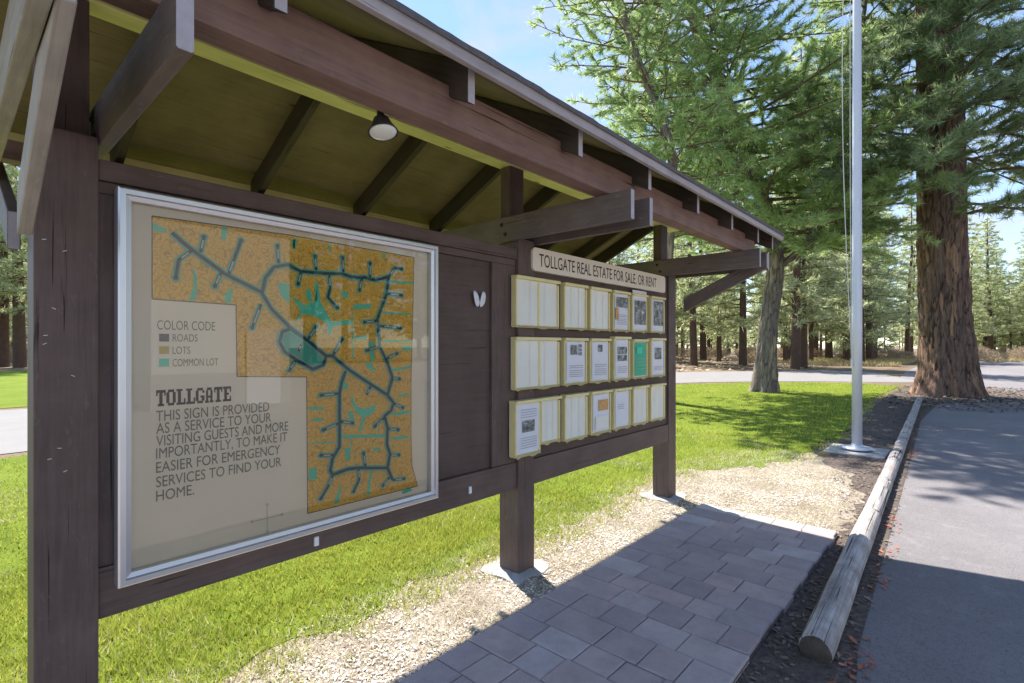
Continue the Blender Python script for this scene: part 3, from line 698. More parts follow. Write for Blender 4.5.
# ------------------------------------------------------------------ ground
def rough(poly, amp, step=0.07, seed=0.0):
    out = []
    for (xa, ya), (xb, yb) in zip(poly, poly[1:] + poly[:1]):
        L = math.hypot(xb - xa, yb - ya); far_ = max(abs(xa), abs(xb)) > 12 or min(ya, yb) < -1
        k = 1 if far_ else max(1, int(L / step))
        for i in range(k):
            t = i / k; x = xa + (xb - xa) * t; y = ya + (yb - ya) * t
            if not far_:
                x += amp * (noise.noise((x * 3, y * 3, seed)) + 0.6 * noise.noise((x * 11, y * 11, seed)))
                y += amp * (noise.noise((x * 3, y * 3, seed + 9)) + 0.6 * noise.noise((x * 11, y * 11, seed + 9)))
            out.append((x, y))
    return out
def sheet(name, poly, z, m):
    bm = bmesh.new(); vs = [bm.verts.new((x, y, z)) for x, y in poly]
    for t in tessellate_polygon([[Vector((x, y, 0)) for x, y in poly]]): bm.faces.new([vs[k] for k in t])
    bmesh.ops.recalc_face_normals(bm, faces=bm.faces[:])
    for f in bm.faces:
        if f.normal.z < 0: f.normal_flip()
    return tag(link(name, from_bm(bm), m), kind='structure')
def cat_rom(P, n=8):
    out = []
    for i in range(len(P) - 1):
        p0, p1, p2, p3 = P[max(i - 1, 0)], P[i], P[i + 1], P[min(i + 2, len(P) - 1)]
        for k in range(n):
            t = k / n
            out.append(tuple(0.5 * (2 * p1[j] + (p2[j] - p0[j]) * t + (2 * p0[j] - 5 * p1[j] + 4 * p2[j] - p3[j]) * t * t + (3 * p1[j] - p0[j] - 3 * p2[j] + p3[j]) * t ** 3) for j in range(2)))
    out.append(P[-1]); return out
bm = bmesh.new()
bmesh.ops.create_grid(bm, x_segments=60, y_segments=60, size=420)
tag(link('ground', from_bm(bm), M['floor'], None, Matrix.Translation((0, 0, 0))), kind='structure')
# parking asphalt, right of the kerb logs and on to the big pine
asph = [(-14, 0.25), (2.6, 0.40), (3.2, 0.47), (6, 0.56), (10, 0.70), (14, 0.83), (18.5, 0.70), (20.5, -1.3), (23, -1.8), (26, -0.6), (27.5, 1.2), (31, 2.6), (40, 3.0), (70, 3.4), (90, -10), (90, -45), (-60, -45), (-60, 0.25)]
sheet('parking_asphalt', rough(asph, 0.03, 0.06, 4), 0.006, M['asphalt'])
near = cat_rom([(-60, 9.0), (-20, 10.0), (0, 10.6), (10, 11.0), (18, 10.4), (22.5, 8.6), (26.2, 5.2), (28.0, 2.2)])
far = cat_rom([(34, 3.2), (39, 5.6), (33, 11.2), (25, 15.5), (16, 17.3), (2, 17.8), (-20, 17.4), (-60, 17)])
sheet('lane', near + [(29, 1.6)] + far, 0.010, M['road'])
# lawn
edge_near = cat_rom([(-20, 2.45), (-4, 2.48), (0.6, 2.44), (2.2, 2.56), (3.4, 2.42), (4.6, 2.50), (5.6, 2.62), (6.3, 2.42), (6.9, 2.08), (7.5, 1.78), (8.7, 1.60), (9.3, 1.62), (11, 1.55), (14, 1.75), (18, 2.0), (22, 1.95), (25.2, 1.85)])
edge_far = cat_rom([(26.0, 3.6), (24.9, 5.6), (21.5, 8.4), (17.4, 10.0), (10, 10.6), (0, 10.2), (-20, 9.6)])
lawn_poly = edge_near + edge_far
sheet('lawn', rough([(x, y + 0.22) for x, y in edge_near] + edge_far, 0.22, 0.08, 1), 0.014, M['lawn'])
sheet('far_lawn', [(-60, 18.2), (2, 18.4), (14, 18.0), (13, 30), (9, 46), (-60, 46)], 0.012, M['lawn'])
straw_poly = cat_rom([(-20, 1.9), (-3, 1.9), (5.0, 1.98), (5.02, 0.86), (5.6, 0.80), (7.4, 1.05), (9.2, 1.6), (9.2, 2.1), (8.2, 2.6), (7.2, 3.1), (5.8, 3.2), (4.6, 2.95), (2, 3.0), (-3, 3.1), (-20, 3.1)], 4)
sheet('straw_strip', rough([(-20, 1.6), (-3, 1.6), (5.0, 1.6), (5.0, 0.80), (6.4, 0.84), (7.4, 1.1), (8.6, 1.75), (9.0, 2.3), (8.2, 2.8), (7.0, 3.2), (5.8, 3.4), (4.6, 3.3), (2, 3.3), (-3, 3.3), (-20, 3.3)], 0.14, 0.06, 2), 0.010, M['straw'])
sheet('soil_strip', [(-14, 0.22), (2.6, 0.37), (3.2, 0.44), (6, 0.53), (10, 0.66), (14, 0.80), (18.6, 0.66), (20.6, -1.1), (23.2, -1.6), (25.5, -0.2), (26.5, 1.9), (22, 2.05), (14, 1.85), (11, 1.65), (9.4, 1.8), (8.6, 1.8), (7.0, 0.98), (5.1, 0.86), (-14, 0.86)], 0.0085, M['soil'])
# paver path: rows of mixed units laid across the walk
bm = bmesh.new()
def paver(x0, x1, y0, y1, zt):
    g = 0.0022; b = 0.0055
    xs = [x0 + g, x1 - g]; ys = [y0 + g, y1 - g]
    j = [random.uniform(-0.0025, 0.0025) for _ in range(4)]
    lo = [bm.verts.new((x, y, -0.03)) for x, y in ((xs[0], ys[0]), (xs[1], ys[0]), (xs[1], ys[1]), (xs[0], ys[1]))]
    mi = [bm.verts.new((v.co.x, v.co.y, zt - b + jj)) for v, jj in zip(lo, j)]
    to = [bm.verts.new((x, y, zt + jj)) for (x, y), jj in zip(((xs[0] + b, ys[0] + b), (xs[1] - b, ys[0] + b), (xs[1] - b, ys[1] - b), (xs[0] + b, ys[1] - b)), j)]
    bm.faces.new(to)
    for a_, c_ in ((lo, mi), (mi, to)):
        for k in range(4): bm.faces.new((a_[k], a_[(k + 1) % 4], c_[(k + 1) % 4], c_[k]))
PY0, PY1 = 0.835, 1.985
x = -6.0; row = 0
XE = 4.86
while x < XE - 0.05:
    w = min([0.215, 0.215, 0.185, 0.235][row % 4], XE - x)
    if XE - (x + w) < 0.10: w = XE - x
    y = PY0 + random.uniform(-0.012, 0.004); yend = PY1
    sizes = [0.20, 0.30, 0.26, 0.20, 0.32]; k = row * 2 % 5; first = [0.30, 0.16, 0.24, 0.20][row % 4]
    while y < yend - 1e-4:
        l = first if first else sizes[k % 5] * random.uniform(0.95, 1.05); first = None; k += random.choice((1, 2))
        if yend - (y + l) < 0.11: l = yend - y
        paver(x, x + w, y, y + l, 0.045 + random.uniform(-0.003, 0.003)); y += l
    x += w; row += 1
tag(link('paver_path', from_bm(bm), M['paver']), kind='structure')
bm = bmesh.new(); y = PY0
while y < PY1 - 1e-4:
    l = 0.235 if PY1 - y > 0.3 else PY1 - y
    paver(XE, XE + 0.16, y, y + l, 0.046); y += l
tag(link('paver_path_edging', from_bm(bm), M['paver_edge']), kind='structure')
sheet('paver_bedding', [(-6, PY0 - .01), (XE + .16, PY0 - .01), (XE + .16, PY1 + .005), (-6, PY1 + .005)], 0.027, M['soil'])

# ------------------------------------------------------------------ grass and litter (nobody could count them)
def inside(P, poly):
    x, y = P[:, 0], P[:, 1]; c = np.zeros(len(P), bool); n = len(poly)
    for i in range(n):
        x0, y0 = poly[i]; x1, y1 = poly[i - 1]
        if y0 == y1: continue
        c ^= ((y0 > y) != (y1 > y)) & (x < (x1 - x0) * (y - y0) / (y1 - y0) + x0)
    return c
def vn(P, s, seed=0.0):
    return np.array([noise.noise((p[0] * s + seed, p[1] * s, 3.1)) for p in P])
def seen(P, margin=60):
    d = C_ * P[:, 0] + S_ * P[:, 1]; l = S_ * P[:, 0] - C_ * P[:, 1]
    px = 512 + 512 * l / np.maximum(d, 0.05); py = 346 + 512 * H / np.maximum(d, 0.05)
    return (d > 0.8) & (px > -260) & (px < 1160) & (py < 1000)
def blades(P, h, w, lean):
    n = len(P); a_ = rng.uniform(0, 2 * np.pi, n); b_ = rng.uniform(0, 2 * np.pi, n)
    V = np.zeros((n, 3, 3)); L = rng.uniform(0, lean, n) * h
    V[:, 0, :2] = P[:, :2] - np.stack([np.cos(a_), np.sin(a_)], 1) * (w / 2)[:, None]
    V[:, 1, :2] = P[:, :2] + np.stack([np.cos(a_), np.sin(a_)], 1) * (w / 2)[:, None]
    V[:, 2, :2] = P[:, :2] + np.stack([np.cos(b_), np.sin(b_)], 1) * L[:, None]
    z0 = P[:, 2] if P.shape[1] > 2 else 0.012
    V[:, 0, 2] = z0; V[:, 1, 2] = z0; V[:, 2, 2] = z0 + h
    return V.reshape(-1, 3)
def scatter(n, x0, x1, y0, y1):
    return np.stack([rng.uniform(x0, x1, n), rng.uniform(y0, y1, n)], 1)
allV = []
for n, (x0, x1, y0, y1), h0, w0 in ((100000, (-0.6, 4.5, 2.2, 5.0), 0.050, 0.0055), (90000, (-1.5, 9.5, 2.3, 8.0), 0.052, 0.008), (80000, (-2, 26.5, 1.4, 11), 0.050, 0.016)):
    P = scatter(n, x0, x1, y0, y1)
    k = seen(P); P = P[k]
    Q = P + np.stack([vn(P, 2.2), vn(P, 2.2, 40)], 1) * 0.22 + np.stack([vn(P, 7), 0.15 + vn(P, 7, 40)], 1) * 0.30 * (P[:, :1] < 9.5)
    P = P[inside(Q, lawn_poly)]
    v = vn(P, 0.9, 9); h = h0 * rng.uniform(0.45, 1.15, len(P)) * (1 + 0.5 * v); w = w0 * rng.uniform(0.7, 1.3, len(P))
    # thin out beside the straw
    edge = np.clip((P[:, 1] - 2.25) / 0.85, 0, 1); edge = np.where(P[:, 0] > 5.5, np.clip((np.hypot(P[:, 0] - 6.2, P[:, 1] - 1.2) - 1.1) / 0.7, 0, 1), edge); edge[P[:, 0] > 8.6] = 1
    keep = rng.uniform(0, 1, len(P)) < 0.04 + 0.96 * edge * np.clip(0.75 + 0.9 * vn(P, 5, 91), 0.1, 1)
    allV.append(blades(P[keep], h[keep], w[keep], 1.1))
V = np.concatenate(allV)
tag(link('lawn_grass', np_mesh(V, np.arange(len(V)).reshape(-1, 3)), M['grass']), kind='stuff')
# dry grass: the strip behind the walk and worn flecks in the lawn
allV = []
P = scatter(130000, -0.8, 9.0, 0.85, 3.6); P = P[seen(P)]
P = P[~((P[:, 0] < 5.04) & (P[:, 1] < 2.0))]
Q = P + np.stack([vn(P, 2.5, 3), vn(P, 2.5, 17)], 1) * 0.25
sp = [(-20, 1.9), (5.0, 1.9), (5.0, 0.95), (6.4, 0.95), (7.4, 1.2), (8.6, 1.8), (8.7, 2.2), (8.0, 2.5), (7.0, 2.95), (5.8, 3.1), (4.6, 2.85), (2, 2.85), (-3, 2.85), (-20, 2.85)]
P = P[inside(Q, sp)]
v = vn(P, 1.6, 70) + 0.7 * vn(P, 6, 12); P = P[rng.uniform(-0.5, 0.7, len(P)) < v + 0.12]
n = len(P); allV.append(blades(P, 0.038 * rng.uniform(0.15, 1.0, n), 0.0045 * rng.uniform(0.6, 1.4, n), 2.6))
P = scatter(40000, -1.5, 9, 2.3, 9); P = P[seen(P)]; P = P[inside(P, lawn_poly)]
v = vn(P, 1.1, 5); P = P[(v > 0.08) | ((P[:, 1] < 3.0) & (P[:, 0] < 6))]; n = len(P)
allV.append(blades(P, 0.05 * rng.uniform(0.4, 1.0, n), 0.007 * rng.uniform(0.6, 1.4, n), 1.6))
V = np.concatenate(allV)
tag(link('dry_grass', np_mesh(V, np.arange(len(V)).reshape(-1, 3)), M['drygrass']), kind='stuff')
def chips(name, P, s0, s1, m, z=0.014):
    n = len(P); a_ = rng.uniform(0, 2 * np.pi, n); L = rng.uniform(s0, s1, n); W = L * rng.uniform(0.25, 0.6, n)
    tz = rng.uniform(-0.35, 0.35, n); q = np.stack([np.cos(a_), np.sin(a_), tz], 1); p = np.stack([-np.sin(a_), np.cos(a_), rng.uniform(-.4, .4, n)], 1)
    c = np.concatenate([P[:, :2], np.full((n, 1), z)], 1); c[:, 2] += np.abs(tz) * L * .5 + rng.uniform(0, .006, n)
    V = np.stack([c - q * L[:, None] / 2, c + p * W[:, None] / 2, c + q * L[:, None] / 2, c - p * W[:, None] / 2], 1).reshape(-1, 3)
    return tag(link(name, np_mesh(V, np.arange(len(V)).reshape(-1, 4)), m), kind='stuff')
P = scatter(90000, 0.2, 8.9, 0.9, 2.9); P = P[seen(P)]; P = P[~((P[:, 0] < 5.04) & (P[:, 1] < 2.0))]
P = P[inside(P + np.stack([vn(P, 3, 8), vn(P, 3, 28)], 1) * 0.2, sp)]
far_in = np.where(P[:, 0] < 5.4, P[:, 1] - 2.0, np.hypot(P[:, 0] - 6.1, P[:, 1] - 1.3) - 0.5)
P = P[rng.uniform(0, 1, len(P)) < np.clip(1.0 - far_in / 0.85, 0.0, 1) ** 1.3 * (0.55 + 0.9 * vn(P, 2.0, 55))]
chips('bark_chips', P, 0.006, 0.026, M['chips'])
P = scatter(30000, 0.2, 8.9, 0.9, 2.9); P = P[seen(P)]; P = P[~((P[:, 0] < 5.04) & (P[:, 1] < 2.0))]
P = P[inside(P, sp) & (rng.uniform(-.3, .6, len(P)) < vn(P, 2.6, 19))]
chips('dark_grit', P, 0.005, 0.02, M['darkchips'])
def along_log(X): return 0.585 + 0.033 * (X - 2.95)
P = scatter(16000, 2.4, 19, 0.2, 1.9); P = P[seen(P)]
d = P[:, 1] - along_log(P[:, 0])
k = ((d > -0.17) & (d < -0.05)) | ((d > 0.05) & (P[:, 1] < 0.83) & (P[:, 0] < 5.2)) | ((d > 0.05) & (P[:, 1] < 0.8 + (P[:, 0] - 5) * 0.20) & (P[:, 1] < 1.7) & (P[:, 0] > 5))
P = P[k]
chips('dark_litter', P, 0.012, 0.05, M['darkchips'], 0.012)
P = scatter(3500, 2.5, 10, 0.2, 0.9); d = P[:, 1] - along_log(P[:, 0])
P = P[(d < -0.09) & (d > -0.23) & (vn(P, 1.3, 31) > -0.05)]
P2 = scatter(1500, 2.6, 9, -3.5, 0.4); P2 = P2[vn(P2, 0.8, 77) > 0.25]
chips('red_needle_litter', np.concatenate([P, P2[:160]]), 0.012, 0.05, M['redchips'], 0.012)
P = scatter(9000, 14, 27, -4.5, 2.0); P = P[(np.hypot(P[:, 0] - 21.9, P[:, 1] - 0.4) < 5.0 + 1.2 * vn(P, 0.6, 2)) & (rng.uniform(0, 1, len(P)) < 0.75)]
chips('needle_litter', P, 0.05, 0.16, M['darkchips'], 0.014)
P = scatter(9000, 22, 80, 8, 60); P = P[seen(P)]; P = P[~inside(P, near + [(29, 1.6)] + far)]
chips('forest_litter', P, 0.12, 0.5, M['brush'], 0.03)
P = np.stack([rng.uniform(48, 95, 22000), rng.uniform(-9, 14, 22000)], 1); P = P[seen(P)]; P = P[(P[:, 1] > 4.2 + 0.0 * P[:, 0]) | (P[:, 0] > 72)]
V = blades(P, 0.4 * rng.uniform(0.4, 1, len(P)), 0.06 * rng.uniform(0.6, 1.3, len(P)), 0.8)
tag(link('tall_dry_grass', np_mesh(V, np.arange(len(V)).reshape(-1, 3)), M['gold']), kind='stuff')

# ------------------------------------------------------------------ kerb logs, flagpole
def log_me(L, r, seed):
    bm = bmesh.new(); n = 28; m_ = 36; rings = []
    for i in range(m_ + 1):
        x = L * (i / m_) if 1 < i < m_ - 1 else {0: 0.0, 1: 0.012, m_ - 1: L - 0.012, m_: L}[i]; ring = []
        for k in range(n):
            a_ = 2 * math.pi * k / n
            q = r * (1 + 0.09 * noise.noise((x * 1.1 + seed, math.cos(a_) * 1.2, math.sin(a_) * 1.2)) + 0.05 * noise.noise((x * 2 + seed, math.cos(a_) * 9, math.sin(a_) * 9)))
            for (ca, dep, wd) in ((0.55, 0.12, 0.05), (1.35, 0.16, 0.06), (2.3, 0.10, 0.05)):
                dd = (a_ - ca - 0.12 * noise.noise((x * 1.5, ca, seed)))
                if noise.noise((x * 0.9 + ca * 5, seed, 1.0)) > -0.15: q -= r * dep * math.exp(-(dd / wd) ** 2)
            e = min(x, L - x)
            if e < 0.012: q *= 0.95 + 0.05 * e / 0.012
            ring.append(bm.verts.new((x + 0.008 * noise.noise((math.cos(a_) * 3, math.sin(a_) * 3, seed)), math.cos(a_) * q, math.sin(a_) * q)))
        rings.append(ring)
    for a_, b_ in zip(rings, rings[1:]):
        for k in range(n): bm.faces.new((a_[k], a_[(k + 1) % n], b_[(k + 1) % n], b_[k]))
    for ring, rev in ((rings[0], True), (rings[-1], False)):
        c = bm.verts.new((ring[0].co.x + (0.004 if rev else -0.004), 0, 0))
        for k in range(n):
            f = (ring[k], ring[(k + 1) % n], c); bm.faces.new(f[::-1] if rev else f).material_index = 1
    bmesh.ops.recalc_face_normals(bm, faces=bm.faces[:])
    return from_bm(bm, True)
LOGS = [(2.95, 5.62, 0.076, 'nearest grey kerb log with a split end, in the roof shade'), (5.64, 7.02, 0.074, 'short pale sunlit kerb log beside the end of the paved walk'),
        (7.04, 8.4, 0.073, 'short grey kerb log just before the flagpole slab'), (8.43, 11.0, 0.072, 'grey kerb log alongside the flagpole slab'),
        (11.03, 13.6, 0.072, 'weathered kerb log past the flagpole, half in the pine shade'), (13.64, 18.9, 0.072, 'farthest and longest kerb log ending at the big pine')]
for i, (xa, xb, r, lab) in enumerate(LOGS):
    ya, yb = along_log(xa), along_log(xb); L = math.hypot(xb - xa, yb - ya)
    W = Matrix.Translation((xa, ya, r * 0.78)) @ Matrix.Rotation(math.atan2(yb - ya, xb - xa), 4, 'Z') @ Matrix.Rotation(R(i * 47), 4, 'X')
    lm = log_me(L, r, i * 7.3); lm.materials.append(M['log']); lm.materials.append(M['log_end'])
    tag(link('kerb_log', lm, None, None, W), lab, 'log', 'logs edging the walk')
FPX = spot(857, 7.75); fx, fy = FPX.x, FPX.y
tag(box('concrete_slab', fx - 0.42, fx + 0.42, fy - 0.38, fy + 0.38, -0.05, 0.024, M['concrete'], None, 0.01), 'square concrete slab set in the ground under the flagpole', 'slab')
fpo = empty('flagpole', (fx, fy, 0.045), 'tall pale grey metal flagpole standing on a concrete slab', 'flagpole')
FW = Matrix.Translation((fx, fy, 0))
link('pole', lathe_me([(0.068, 0.045), (0.066, 2.0), (0.060, 5.0), (0.050, 8.5), (0.036, 10.5)], 28), M['pole'], fpo, FW)
link('base_collar', lathe_me([(0.20, 0.046), (0.20, 0.062), (0.185, 0.075), (0.10, 0.085), (0.072, 0.10), (0.070, 0.12)], 28), M['pole'], fpo, FW)
bl = lathe_me([(0.005, 10.5), (0.05, 10.52), (0.075, 10.58), (0.05, 10.64), (0.005, 10.66)], 16)
link('finial', bl, M['pole'], fpo, FW)
lat = Vector((S_, -C_, 0))
def rope(o0, o1, bow):
    return [Vector((fx, fy, 0)) - lat * (o0 + (o1 - o0) * t + bow * math.sin(t * math.pi)) + Vector((0, 0, 1.35 + (10.3 - 1.35) * t)) for t in [k / 24 for k in range(25)]]
link('halyard', tube_me(rope(0.075, 0.05, 0.16), [0.006] * 25, 6), M['rope'], fpo)
link('halyard', tube_me(rope(0.08, 0.07, 0.03), [0.005] * 25, 6), M['rope'], fpo)
link('cleat', box_me(0.02, 0.03, 0.12, 0.004), M['alu'], fpo, Matrix.Translation(Vector((fx, fy, 1.35)) - lat * 0.078))
# small top light arm seen high on the pole
# ------------------------------------------------------------------ pines
def bark_trunk(path, rad, n, m_, flare, vs, seed, amp):
    """trunk with plated bark: real relief plus a crack attribute"""
    pts = [Vector(p) for p in path]
    cum = [0.0]
    for a_, b_ in zip(pts, pts[1:]): cum.append(cum[-1] + (b_ - a_).length)
    V = []; A = []; TN = []; T = cum[-1]
    for i in range(m_ + 1):
        s = T * (i / m_) ** 1.15
        j = max(k for k in range(len(cum)) if cum[k] <= s + 1e-9); j = min(j, len(cum) - 2)
        t = (s - cum[j]) / (cum[j + 1] - cum[j]); p = pts[j].lerp(pts[j + 1], t); r = rad[j] * (1 - t) + rad[j + 1] * t
        for k in range(n):
            a_ = 2 * math.pi * k / n
            root = flare * math.exp(-p.z / 0.55) * (0.65 + 0.55 * noise.noise((math.cos(a_) * 2.2, math.sin(a_) * 2.2, seed)) + 0.25 * math.sin(a_ * 5 + seed)) if flare else 0
            q = Vector((math.cos(a_) * r * vs[0], math.sin(a_) * r * vs[0], s * vs[1] + seed))
            q += Vector((noise.noise(q * 0.9), noise.noise(q * 0.9 + Vector((9, 0, 0))), 0)) * 0.8
            dist, vp = noise.voronoi(q); TN.append(noise.cell(vp[0] * 7.31 + Vector((3, 5, 7))) * 0.5 + 0.5); e = min(1.0, (dist[1] - dist[0]) / 0.35)
            rr = r + root + amp * (e ** 0.6 - 0.6) + amp * 0.8 * noise.noise(q * 3)
            V.append((p.x + math.cos(a_) * rr, p.y + math.sin(a_) * rr, p.z)); A.append(e)
    F = []
    for i in range(m_):
        for k in range(n):
            a_ = i * n + k; b_ = i * n + (k + 1) % n; F.append((a_, b_, b_ + n, a_ + n))
    me = np_mesh(np.array(V), np.array(F), True)
    at = me.attributes.new('plate', 'FLOAT', 'POINT'); at.data.foreach_set('value', np.array(A, np.float32))
    at = me.attributes.new('tone', 'FLOAT', 'POINT'); at.data.foreach_set('value', np.array(TN, np.float32))
    return me
def needles(T, D, K, L, w, spread=0.75):
    """K needles per tuft; T tuft bases, D tuft directions"""
    n = len(T); T = np.repeat(np.array(T), K, 0); D = np.repeat(np.array(D), K, 0)
    d = D + rng.normal(0, spread, (n * K, 3)); d /= np.linalg.norm(d, axis=1)[:, None] + 1e-9
    o = T + D * rng.uniform(-0.55, 0.45, (n * K, 1)) * L
    s = np.cross(d, rng.normal(0, 1, (n * K, 3))); s /= np.linalg.norm(s, axis=1)[:, None] + 1e-9
    l = L * rng.uniform(0.65, 1.15, (n * K, 1)); ww = w * rng.uniform(0.7, 1.3, (n * K, 1))
    V = np.stack([o - s * ww / 2, o + s * ww / 2, o + d * l], 1).reshape(-1, 3)
    return V
def grow(base, az, el, L, r0, droop, wood_, tips, gap=0.42, sub=0.42, rnd=random, tuftgap=0.2, start=0.22, lift=0.0):
    """one limb: wood_ collects (pts, radii), tips collects (position, direction)"""
    d = Vector((math.cos(az) * math.cos(el), math.sin(az) * math.cos(el), math.sin(el)))
    n = max(5, int(L / 0.45)); p = Vector(base); pts = [p.copy()]; dirs = [d.copy()]
    for i in range(n):
        d = (d + Vector((rnd.uniform(-.13, .13), rnd.uniform(-.13, .13), rnd.uniform(-.10, .08) - droop / n + lift * (i / n) / n))).normalized()
        p = p + d * (L / n); pts.append(p.copy()); dirs.append(d.copy())
    wood_.append((pts, [r0 * (1 - 0.85 * i / n) + 0.004 for i in range(n + 1)]))
    s = start * L; side = 1
    while s < L:
        j = min(int(s / L * n), n - 1); t = s / L * n - j
        q = pts[j].lerp(pts[j + 1], t); dd = dirs[j]
        l = max(0.30, sub * L * (1.05 - s / L) * rnd.uniform(0.6, 1.2))
        nx = dd.cross(Vector((0, 0, 1)))
        nx = nx.normalized() if nx.length > 0.05 else Vector((1, 0, 0))
        td = (dd * 0.75 + nx * side * rnd.uniform(0.5, 1.0) + Vector((0, 0, rnd.uniform(-0.25, 0.45)))).normalized()
        e = q + td * l + Vector((0, 0, 0.10 * l))
        wood_.append(([q, q.lerp(e, .5) + Vector((0, 0, .03)), e], [0.012 + r0 * 0.12, 0.009, 0.005]))
        u = max(0.25, l * 0.3)
        while u <= l + 0.02:
            tp = q + td * u + Vector((rnd.uniform(-.05, .05), rnd.uniform(-.05, .05), 0.1 * u + rnd.uniform(-.03, .05)))
            tips.append((tp, (td + Vector((rnd.uniform(-.5, .5), rnd.uniform(-.5, .5), rnd.uniform(0.0, .6)))).normalized())); u += tuftgap * rnd.uniform(0.8, 1.25)
        side = -side; s += gap * rnd.uniform(0.7, 1.3)
    tips.append((pts[-1], dirs[-1]))
def wood_mesh(wood_, n=5):
    V = []; F = []
    for pts, rad in wood_:
        v, f = tube_arrays(pts, rad, n if len(pts) > 3 else 3, len(V)); V += [tuple(x) for x in v]; F += f
    return np_mesh(np.array(V), np.array(F), True)
def interp(path, rad, z):
    for (a_, b_, r0, r1) in zip(path, path[1:], rad, rad[1:]):
        if a_[2] <= z <= b_[2]:
            t = (z - a_[2]) / (b_[2] - a_[2] + 1e-9); return Vector(a_).lerp(Vector(b_), t), r0 * (1 - t) + r1 * t
    return Vector(path[-1]), rad[-1]
def PP(px, py, d):
    v = spot(px, d); v.z = H + (346 - py) / 512 * d; return v

# --- grey-barked pine on the lawn
rd = random.Random(21)
D1 = 17.8
path = [PP(764, 398, D1), PP(766, 360, D1), PP(769, 320, D1), PP(774, 285, D1), PP(776, 262, D1), PP(770, 225, D1), PP(752, 165, D1), PP(722, 90, D1), PP(702, 45, D1 - .3), PP(688, 0, D1 - .5), PP(675, -90, D1 - .6), PP(668, -180, D1 - .6)]
rads = [0.38, 0.32, 0.285, 0.275, 0.27, 0.24, 0.22, 0.20, 0.20, 0.17, 0.11, 0.05]
t1 = empty('pine_tree', path[0], 'grey barked pine with a forked leaning trunk on the lawn', 'tree')
link('trunk', bark_trunk(path, rads, 64, 130, 0.17, (7.0, 1.7), 3.0, 0.035), M['bark_grey'], t1)
lp = [PP(776, 268, D1), PP(792, 258, D1 - .1), PP(808, 243, D1 - .3), PP(820, 222, D1 - .5), PP(832, 185, D1 - .6), PP(845, 130, D1 - .7), PP(856, 70, D1 - .8), PP(866, 0, D1 - .8)]
lr = [0.20, 0.185, 0.175, 0.175, 0.15, 0.12, 0.09, 0.05]
link('limb', bark_trunk(lp, lr, 28, 60, 0, (6, 2.0), 8.0, 0.018), M['bark_grey'], t1)
l2 = [PP(770, 225, D1), PP(740, 195, D1 + .3), PP(700, 150, D1 + .4), PP(665, 118, D1 + .3), PP(640, 80, D1)]
link('limb', bark_trunk(l2, [0.13, 0.12, 0.10, 0.08, 0.04], 20, 40, 0, (6, 2.0), 11.0, 0.012), M['bark_grey'], t1)
w_, tp = [], []
for k in range(124):
    z = 4.9 + 11.8 * (k / 124) ** 0.9
    p, r = interp(path, rads, z); az = k * 2.399 + rd.uniform(-.4, .4)
    L = (4.7 - 1.3 * ((z - 5) / 11.5)) * rd.uniform(0.65, 1.15)
    grow(p, az, rd.uniform(-0.1, 0.4), L, 0.03 + 0.006 * L, 0.3, w_, tp, 0.28, 0.46, rd, 0.145, 0.22, 0.5)
for PA, RA, nk, LL in ((lp, lr, 52, 3.1), (l2, [.1] * 5, 40, 2.9)):
    for k in range(nk):
        t = 0.2 + 0.8 * k / nk; j = min(int(t * (len(PA) - 1)), len(PA) - 2); u = t * (len(PA) - 1) - j
        p = PA[j].lerp(PA[j + 1], u)
        grow(p, k * 2.399 + rd.uniform(-.5, .5), rd.uniform(-0.25, 0.5), LL * rd.uniform(0.6, 1.15), 0.03, 0.3, w_, tp, 0.28, 0.46, rd, 0.16, 0.2, 0.4)
link('branches', wood_mesh(w_), M['twig'], t1)
def crown(tp, K, L, w, m, parent, spread=0.66):
    V = needles([tuple(a_) for a_, b_ in tp], [tuple(b_) for a_, b_ in tp], K, L, w, spread)
    return link('crown', np_mesh(V, np.arange(len(V)).reshape(-1, 3)), m, parent)
crown(tp, 42, 0.25, 0.022, M['needle_near'], t1)
N1 = len(tp)

# --- slender pine behind the notice board (its foot is hidden there)
rd = random.Random(5)
b3 = spot(664, 14.5)
path = [b3, PP(664, 330, 14.5), PP(668, 240, 14.5), PP(674, 165, 14.5), PP(660, 110, 14.5), PP(638, 62, 14.4), PP(622, 10, 14.4), PP(606, -60, 14.4), PP(598, -170, 14.4)]
rads = [0.22, 0.19, 0.17, 0.15, 0.13, 0.115, 0.10, 0.07, 0.02]
t3 = empty('pine_tree', b3, 'slender leaning pine whose foot is hidden behind the notice kiosk', 'tree')
link('trunk', bark_trunk(path, rads, 32, 60, 0.06, (8, 2), 5.0, 0.010), M['bark_grey'], t3)
w_, tp = [], []
for k in range(96):
    z = 4.6 + 10.6 * k / 96; p, r = interp(path, rads, z)
    L = (3.1 - 0.9 * ((z - 4.6) / 10.6)) * rd.uniform(0.6, 1.15)
    grow(p, k * 2.399, rd.uniform(-0.1, 0.5), L, 0.026, 0.2, w_, tp, 0.27, 0.45, rd, 0.15, 0.22, 0.5)
link('branches', wood_mesh(w_), M['twig'], t3)
crown(tp, 44, 0.24, 0.022, M['needle_near'], t3)

